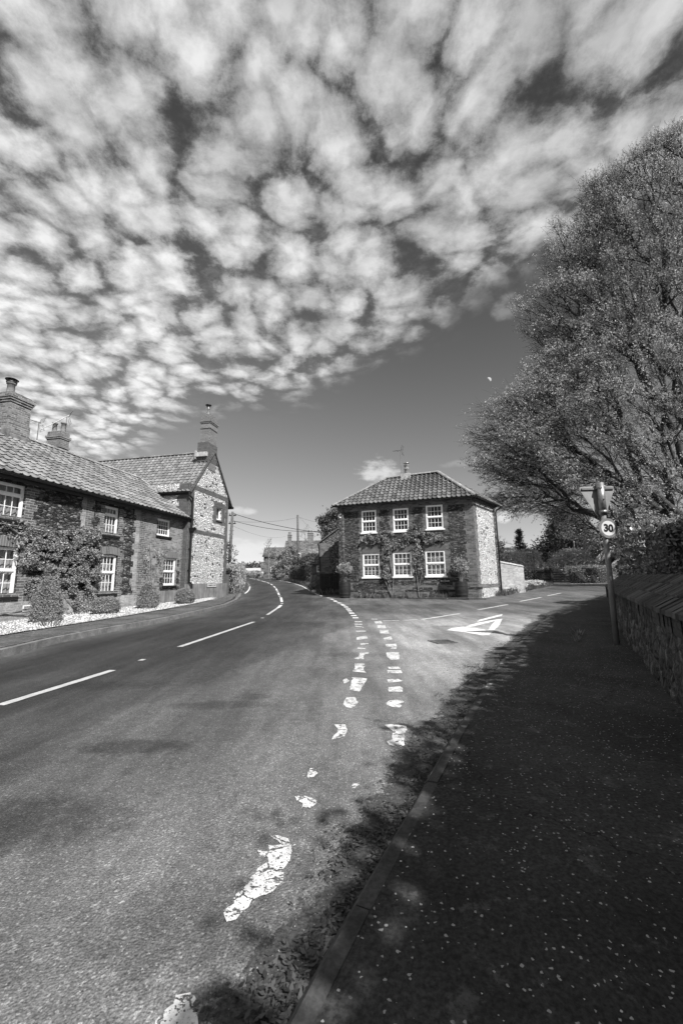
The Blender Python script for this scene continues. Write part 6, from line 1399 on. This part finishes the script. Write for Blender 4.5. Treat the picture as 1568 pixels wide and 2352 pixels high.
# ---- the great spreading tree
def great_tree():
    Yt, xt = 29., 28.5
    sil = [(1568, 350), (1500, 362), (1455, 372), (1408, 405), (1340, 430), (1312, 500), (1285, 522), (1248, 585), (1262, 650), (1192, 700), (1208, 755), (1240, 800), (1252, 832), (1170, 875), (1130, 918), (1092, 960), (1080, 1050), (1105, 1110), (1150, 1140), (1172, 1158)]
    zs = []; rs_ = []
    for p in sil:
        x, y, z = atY(p[0], p[1], Yt); zs.append(z); rs_.append(xt - x)
    zs = np.array(zs)[::-1]; rs_ = np.array(rs_)[::-1]
    r9 = rs_[-1]; z9 = zs[-1]; zs = np.append(zs, [z9 + .5, z9 + .9]); rs_ = np.append(rs_, [r9 * .85, .4]); rs_ = rs_ * .96
    low = [(1083, 1070), (1110, 1120), (1150, 1145), (1180, 1165), (1215, 1196), (1260, 1150), (1290, 1150), (1330, 1185), (1400, 1245), (1480, 1262), (1568, 1275), (1700, 1290)]
    lx = [atY(p[0], p[1], Yt)[0] for p in low]; lz = [atY(p[0], p[1], Yt)[2] for p in low]
    o = thing('great_tree', (xt, Yt, T(Yt)), 0, 'huge spreading tree with young drooping leaves filling the right side above the flint wall', 'tree'); base = np.array([xt, Yt, T(Yt)])
    def sample(n, shell):
        out = []
        while len(out) < n:
            z = random.uniform(2.4, zs[-1]); a = random.uniform(0, 2 * math.pi); R_ = float(np.interp(z + 2.6 * math.sin(a) + 1.5 * math.sin(2 * a + .6) * abs(math.sin(a)), zs, rs_))
            if random.random() > max(0., R_ / 21.5) ** 1.3 + .06: continue
            lum_ = 1 + .22 * mnoise.noise(Vector((a * 3.5, z * .42, 3))) + .09 * mnoise.noise(Vector((a * 9, z * 1.1, 5)))
            if shell:
                clump = mnoise.noise(Vector((a * 4.5, z * .6, 7.))); rr = (random.uniform(.5, 1.) ** .45)
                if clump < -.12 and rr > .72: continue
            else: rr = random.random() ** .7 * .8
            rr *= R_ * lum_; x = xt + rr * math.cos(a); y = Yt + rr * math.sin(a) * (.42 if math.sin(a) > 0 else .26)
            if z < np.interp(x, lx, lz) + .45 + 1.2 * (abs(y - Yt) / 9) ** 2: continue
            if x > xt + 3 or x > .8476 * 1.04 * (y * .986 + (z - 1.1) * .166) + .3: continue
            out.append((x, y, z))
        return np.array(out)
    inner = sample(200, False); outer = sample(9500, True)
    trunk = [(xt - .1 * k * .1, Yt, T(Yt) + .5 + k * .45) for k in range(1, 8)] + [(xt + .2 * math.sin(k), Yt + .2 * math.cos(k), 3.6 + k * 1.25) for k in range(1, 8)]
    A, rad, segs, tips, pr = grow_tree((xt, Yt, T(Yt) - .2), trunk, np.vstack([inner, outer]), .62, .8, .011, 2.2, droop=.2, minparent=4)
    segs = [(s_[0] - base, s_[1] - base, s_[2], s_[3]) for s_ in segs if not (s_[0][0] / max(s_[0][1], .1) > 1.1 and s_[2] < .05)]
    tubes_np('trunk', segs, mat('great tree bark', lambda g, out: pbr(g, out, g.m('MULTIPLY', .04, g.ramp(g.noise(g.obj(), 5., 5), .3, .7, .6, 1.6)), .9)), o, 5)
    # twigs then leaf sprays hanging from them
    T_ = A[np.array(tips)]; m_ = 3
    e = np.repeat(T_, m_, axis=0); out = e - np.array([xt, Yt, 9.]); out /= np.linalg.norm(out, axis=1)[:, None]
    d = out * .9 + rng.normal(0, .42, e.shape); d[:, 2] += .16; d /= np.linalg.norm(d, axis=1)[:, None]; L = rng.uniform(.45, 1.5, len(e))[:, None]; mid = e + d * L * .55; d2 = d + rng.normal(0, .3, d.shape); d2[:, 2] -= .25; end = mid + d2 * L * .45
    tw = [(a - base, c - base, .011, .008) for a, c in zip(e, mid)] + [(a - base, c - base, .008, .005) for a, c in zip(mid, end)]
    tubes_np('twigs', tw, BARKM, o, 3)
    k = 15; P = []; tt = rng.random((len(e), k, 1)); Q = np.where(tt < .5, e[:, None] + (mid - e)[:, None] * tt * 2, mid[:, None] + (end - mid)[:, None] * (tt * 2 - 1)) + rng.normal(0, .06, (len(e), k, 3))
    cl = np.array([mnoise.noise(Vector((float(v[0]) * .75, float(v[1]) * .75, float(v[2]) * .75))) + .5 * mnoise.noise(Vector((float(v[0]) * 2.1, float(v[1]) * 2.1, float(v[2]) * 2.1))) for v in end])
    keep = rng.random((len(e), k)) < np.clip(.47 + 1.5 * cl, .04, 1.)[:, None]; Q = Q[keep]
    leaves('crown', Q - base, .053, LEAF_TREE, o, 2.5, .8)
great_tree()

# ---- tall trees and hedge just outside the frame on the right: their shade covers the pavement
def shade_row():
    line = [(-3.6, -9), (-.2, -5.2), (2.6, -2.2), (4.4, .6), (8.6, 7.0), (11.9, 11.2), (15.2, 14.9)]
    line = [(x + float(np.interp(y, [-3, 0, 5, 9], [1.5, 1.0, .5, .3])), y) for x, y in line]
    pts = [Vector((x, y)) for x, y in line]; L = [0]
    for p, q in zip(pts[:-1], pts[1:]): L.append(L[-1] + (q - p).length)
    H_ = [3.95, 4.22, 4.77, 4.74, 4.5, 4.4, 4.6]
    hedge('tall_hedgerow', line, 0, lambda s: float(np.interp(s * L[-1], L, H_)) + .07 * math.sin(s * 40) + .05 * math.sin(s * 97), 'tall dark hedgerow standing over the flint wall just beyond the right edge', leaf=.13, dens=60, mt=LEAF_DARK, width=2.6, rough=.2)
    return line, L, H_
def hedge_sprays():
    line, L, H_ = shade_row(); ho = [o for o in COL.objects if o.name == 'tall_hedgerow'][0]; base = np.array(ho.location); P = []; tw = []
    for k in range(1500):
        s_ = random.uniform(0, L[-1]); x = np.interp(s_, L, [p[0] for p in line]); y = np.interp(s_, L, [p[1] for p in line]); h = np.interp(s_, L, H_)
        if .8 < y < 6.5: continue
        a = np.array([x + random.uniform(-1.2, .6), y + random.uniform(-.6, 1.0), T(y) + h - .2]); d = np.array([random.gauss(-.2, .45), random.gauss(.1, .45), 1.]) * random.uniform(.1, .33)
        b_ = a + d; tw.append((a - base, b_ - base, .008, .004)); n = random.randint(10, 22); t = rng.random((n, 1)) * .9 + .1; P.append(a + d * t + rng.normal(0, .07, (n, 3)))
    leaves('sprays', np.vstack(P) - base, .05, LEAF_DARK, ho, 2.); tubes_np('twigs', tw, BARKM, ho, 3)
hedge_sprays()

# ---- leaf litter and grit along the right kerb
def litter():
    n = 16000; t = rng.random(n); KX = rkx; KY = rky
    y = .3 + 11.5 * t ** 1.6; x = np.interp(y, KY, KX); d = np.abs(rng.normal(0, 1, n)); 
    patch = np.array([mnoise.noise(Vector((float(a) * 1.1, 0, 1))) for a in y]); wdt = .07 + .28 * np.clip(patch + .15, 0, 1); off = d * wdt + .0
    x = x - off * .85; yy = y + off * .5; keep = np.array([mnoise.noise(Vector((float(a) * 5, float(b_) * 5, 2))) > -.15 or c < .05 for a, b_, c in zip(x, yy, off)]); x, yy = x[keep], yy[keep]
    P = np.stack([x, yy, np.array([T(a) for a in yy]) + .004 + rng.random(len(x)) * .012], 1); n = len(P)
    a = rng.uniform(0, 6.28, n); s_ = rng.uniform(.005, .015, n)[:, None]; ca = np.stack([np.cos(a), np.sin(a), rng.uniform(-.2, .5, n)], 1); cb = np.stack([-np.sin(a), np.cos(a), rng.uniform(-.4, .4, n)], 1)
    V = np.empty((n, 4, 3)); V[:, 0] = P - ca * s_; V[:, 1] = P + cb * s_ * .45; V[:, 2] = P + ca * s_; V[:, 3] = P - cb * s_ * .45; V[:, :, 2] = np.maximum(V[:, :, 2], P[:, None, 2] - .002)
    o = npmesh('leaf_litter', V.reshape(-1, 3), np.arange(4 * n).reshape(n, 4), rng.random(n), LEAF_DEAD); tag(o, 'dark leaf litter gathered against the right kerb', 'leaf litter', kind='stuff')
    n = 5200; y = .4 + 9 * rng.random(n) ** 1.3; x = np.interp(y, KY, KX) - np.abs(rng.normal(0, .5, n)) - .02; s_ = rng.uniform(.0015, .0045, n); V = np.empty((n, 4, 3)); b_ = [(1, 0, 0), (-.5, .87, 0), (-.5, -.87, 0), (0, 0, 1)]
    for k in range(4): V[:, k] = np.stack([x + s_ * b_[k][0], y + s_ * b_[k][1], np.array([T(a) for a in y]) + .001 + s_ * b_[k][2]], 1)
    fs = np.array([(0, 1, 3), (1, 2, 3), (2, 0, 3)]); o = npmesh('road_grit', V.reshape(-1, 3), (fs[None] + (np.arange(n) * 4)[:, None, None]).reshape(-1, 3), rng.random(3 * n), mat('grit', f_leaf(.2, .25, 0.))); tag(o, 'loose grit scattered over the asphalt near the right kerb', 'grit', kind='stuff')
    n = 1300; t = rng.random(n); y = .8 + 10 * t ** 1.2; kx = np.interp(y, KY, KX); x = kx + .15 + rng.random(n) * 1.9; s_ = rng.uniform(.0015, .0045, n); V = np.empty((n, 4, 3))
    for k in range(4): V[:, k] = np.stack([x + s_ * b_[k][0], y + s_ * b_[k][1], np.array([T(a) for a in y]) + .035 + s_ * b_[k][2] * .5], 1)
    o = npmesh('pavement_grit', V.reshape(-1, 3), (fs[None] + (np.arange(n) * 4)[:, None, None]).reshape(-1, 3), rng.random(3 * n), mat('pale grit', f_leaf(.45, .5, 0.))); tag(o, 'pale stone specks scattered on the dark right pavement', 'grit', kind='stuff')
litter()
tufts('verge_grass', [(3.9 + .08 * k, 7.0 + .14 * k, random.uniform(.4, .8)) for k in range(8)], 'straggling dry weeds at the foot of the flint wall behind the signpost', 'weeds', h=.2, n=10, mt=GRASSM)

# ---- the moon
md = ray(1122, 872).normalized() * 3000; md.z += EYE
bb = bmesh.new(); bmesh.ops.create_uvsphere(bb, u_segments=32, v_segments=16, radius=16.5); me = bpy.data.meshes.new('moon'); bb.to_mesh(me); bb.free(); me.materials.append(MOON)
mo = bpy.data.objects.new('moon', me); COL.objects.link(mo); mo.location = md; tag(mo, 'small pale half moon in the clear sky left of the great tree', 'moon'); mo.visible_shadow = False
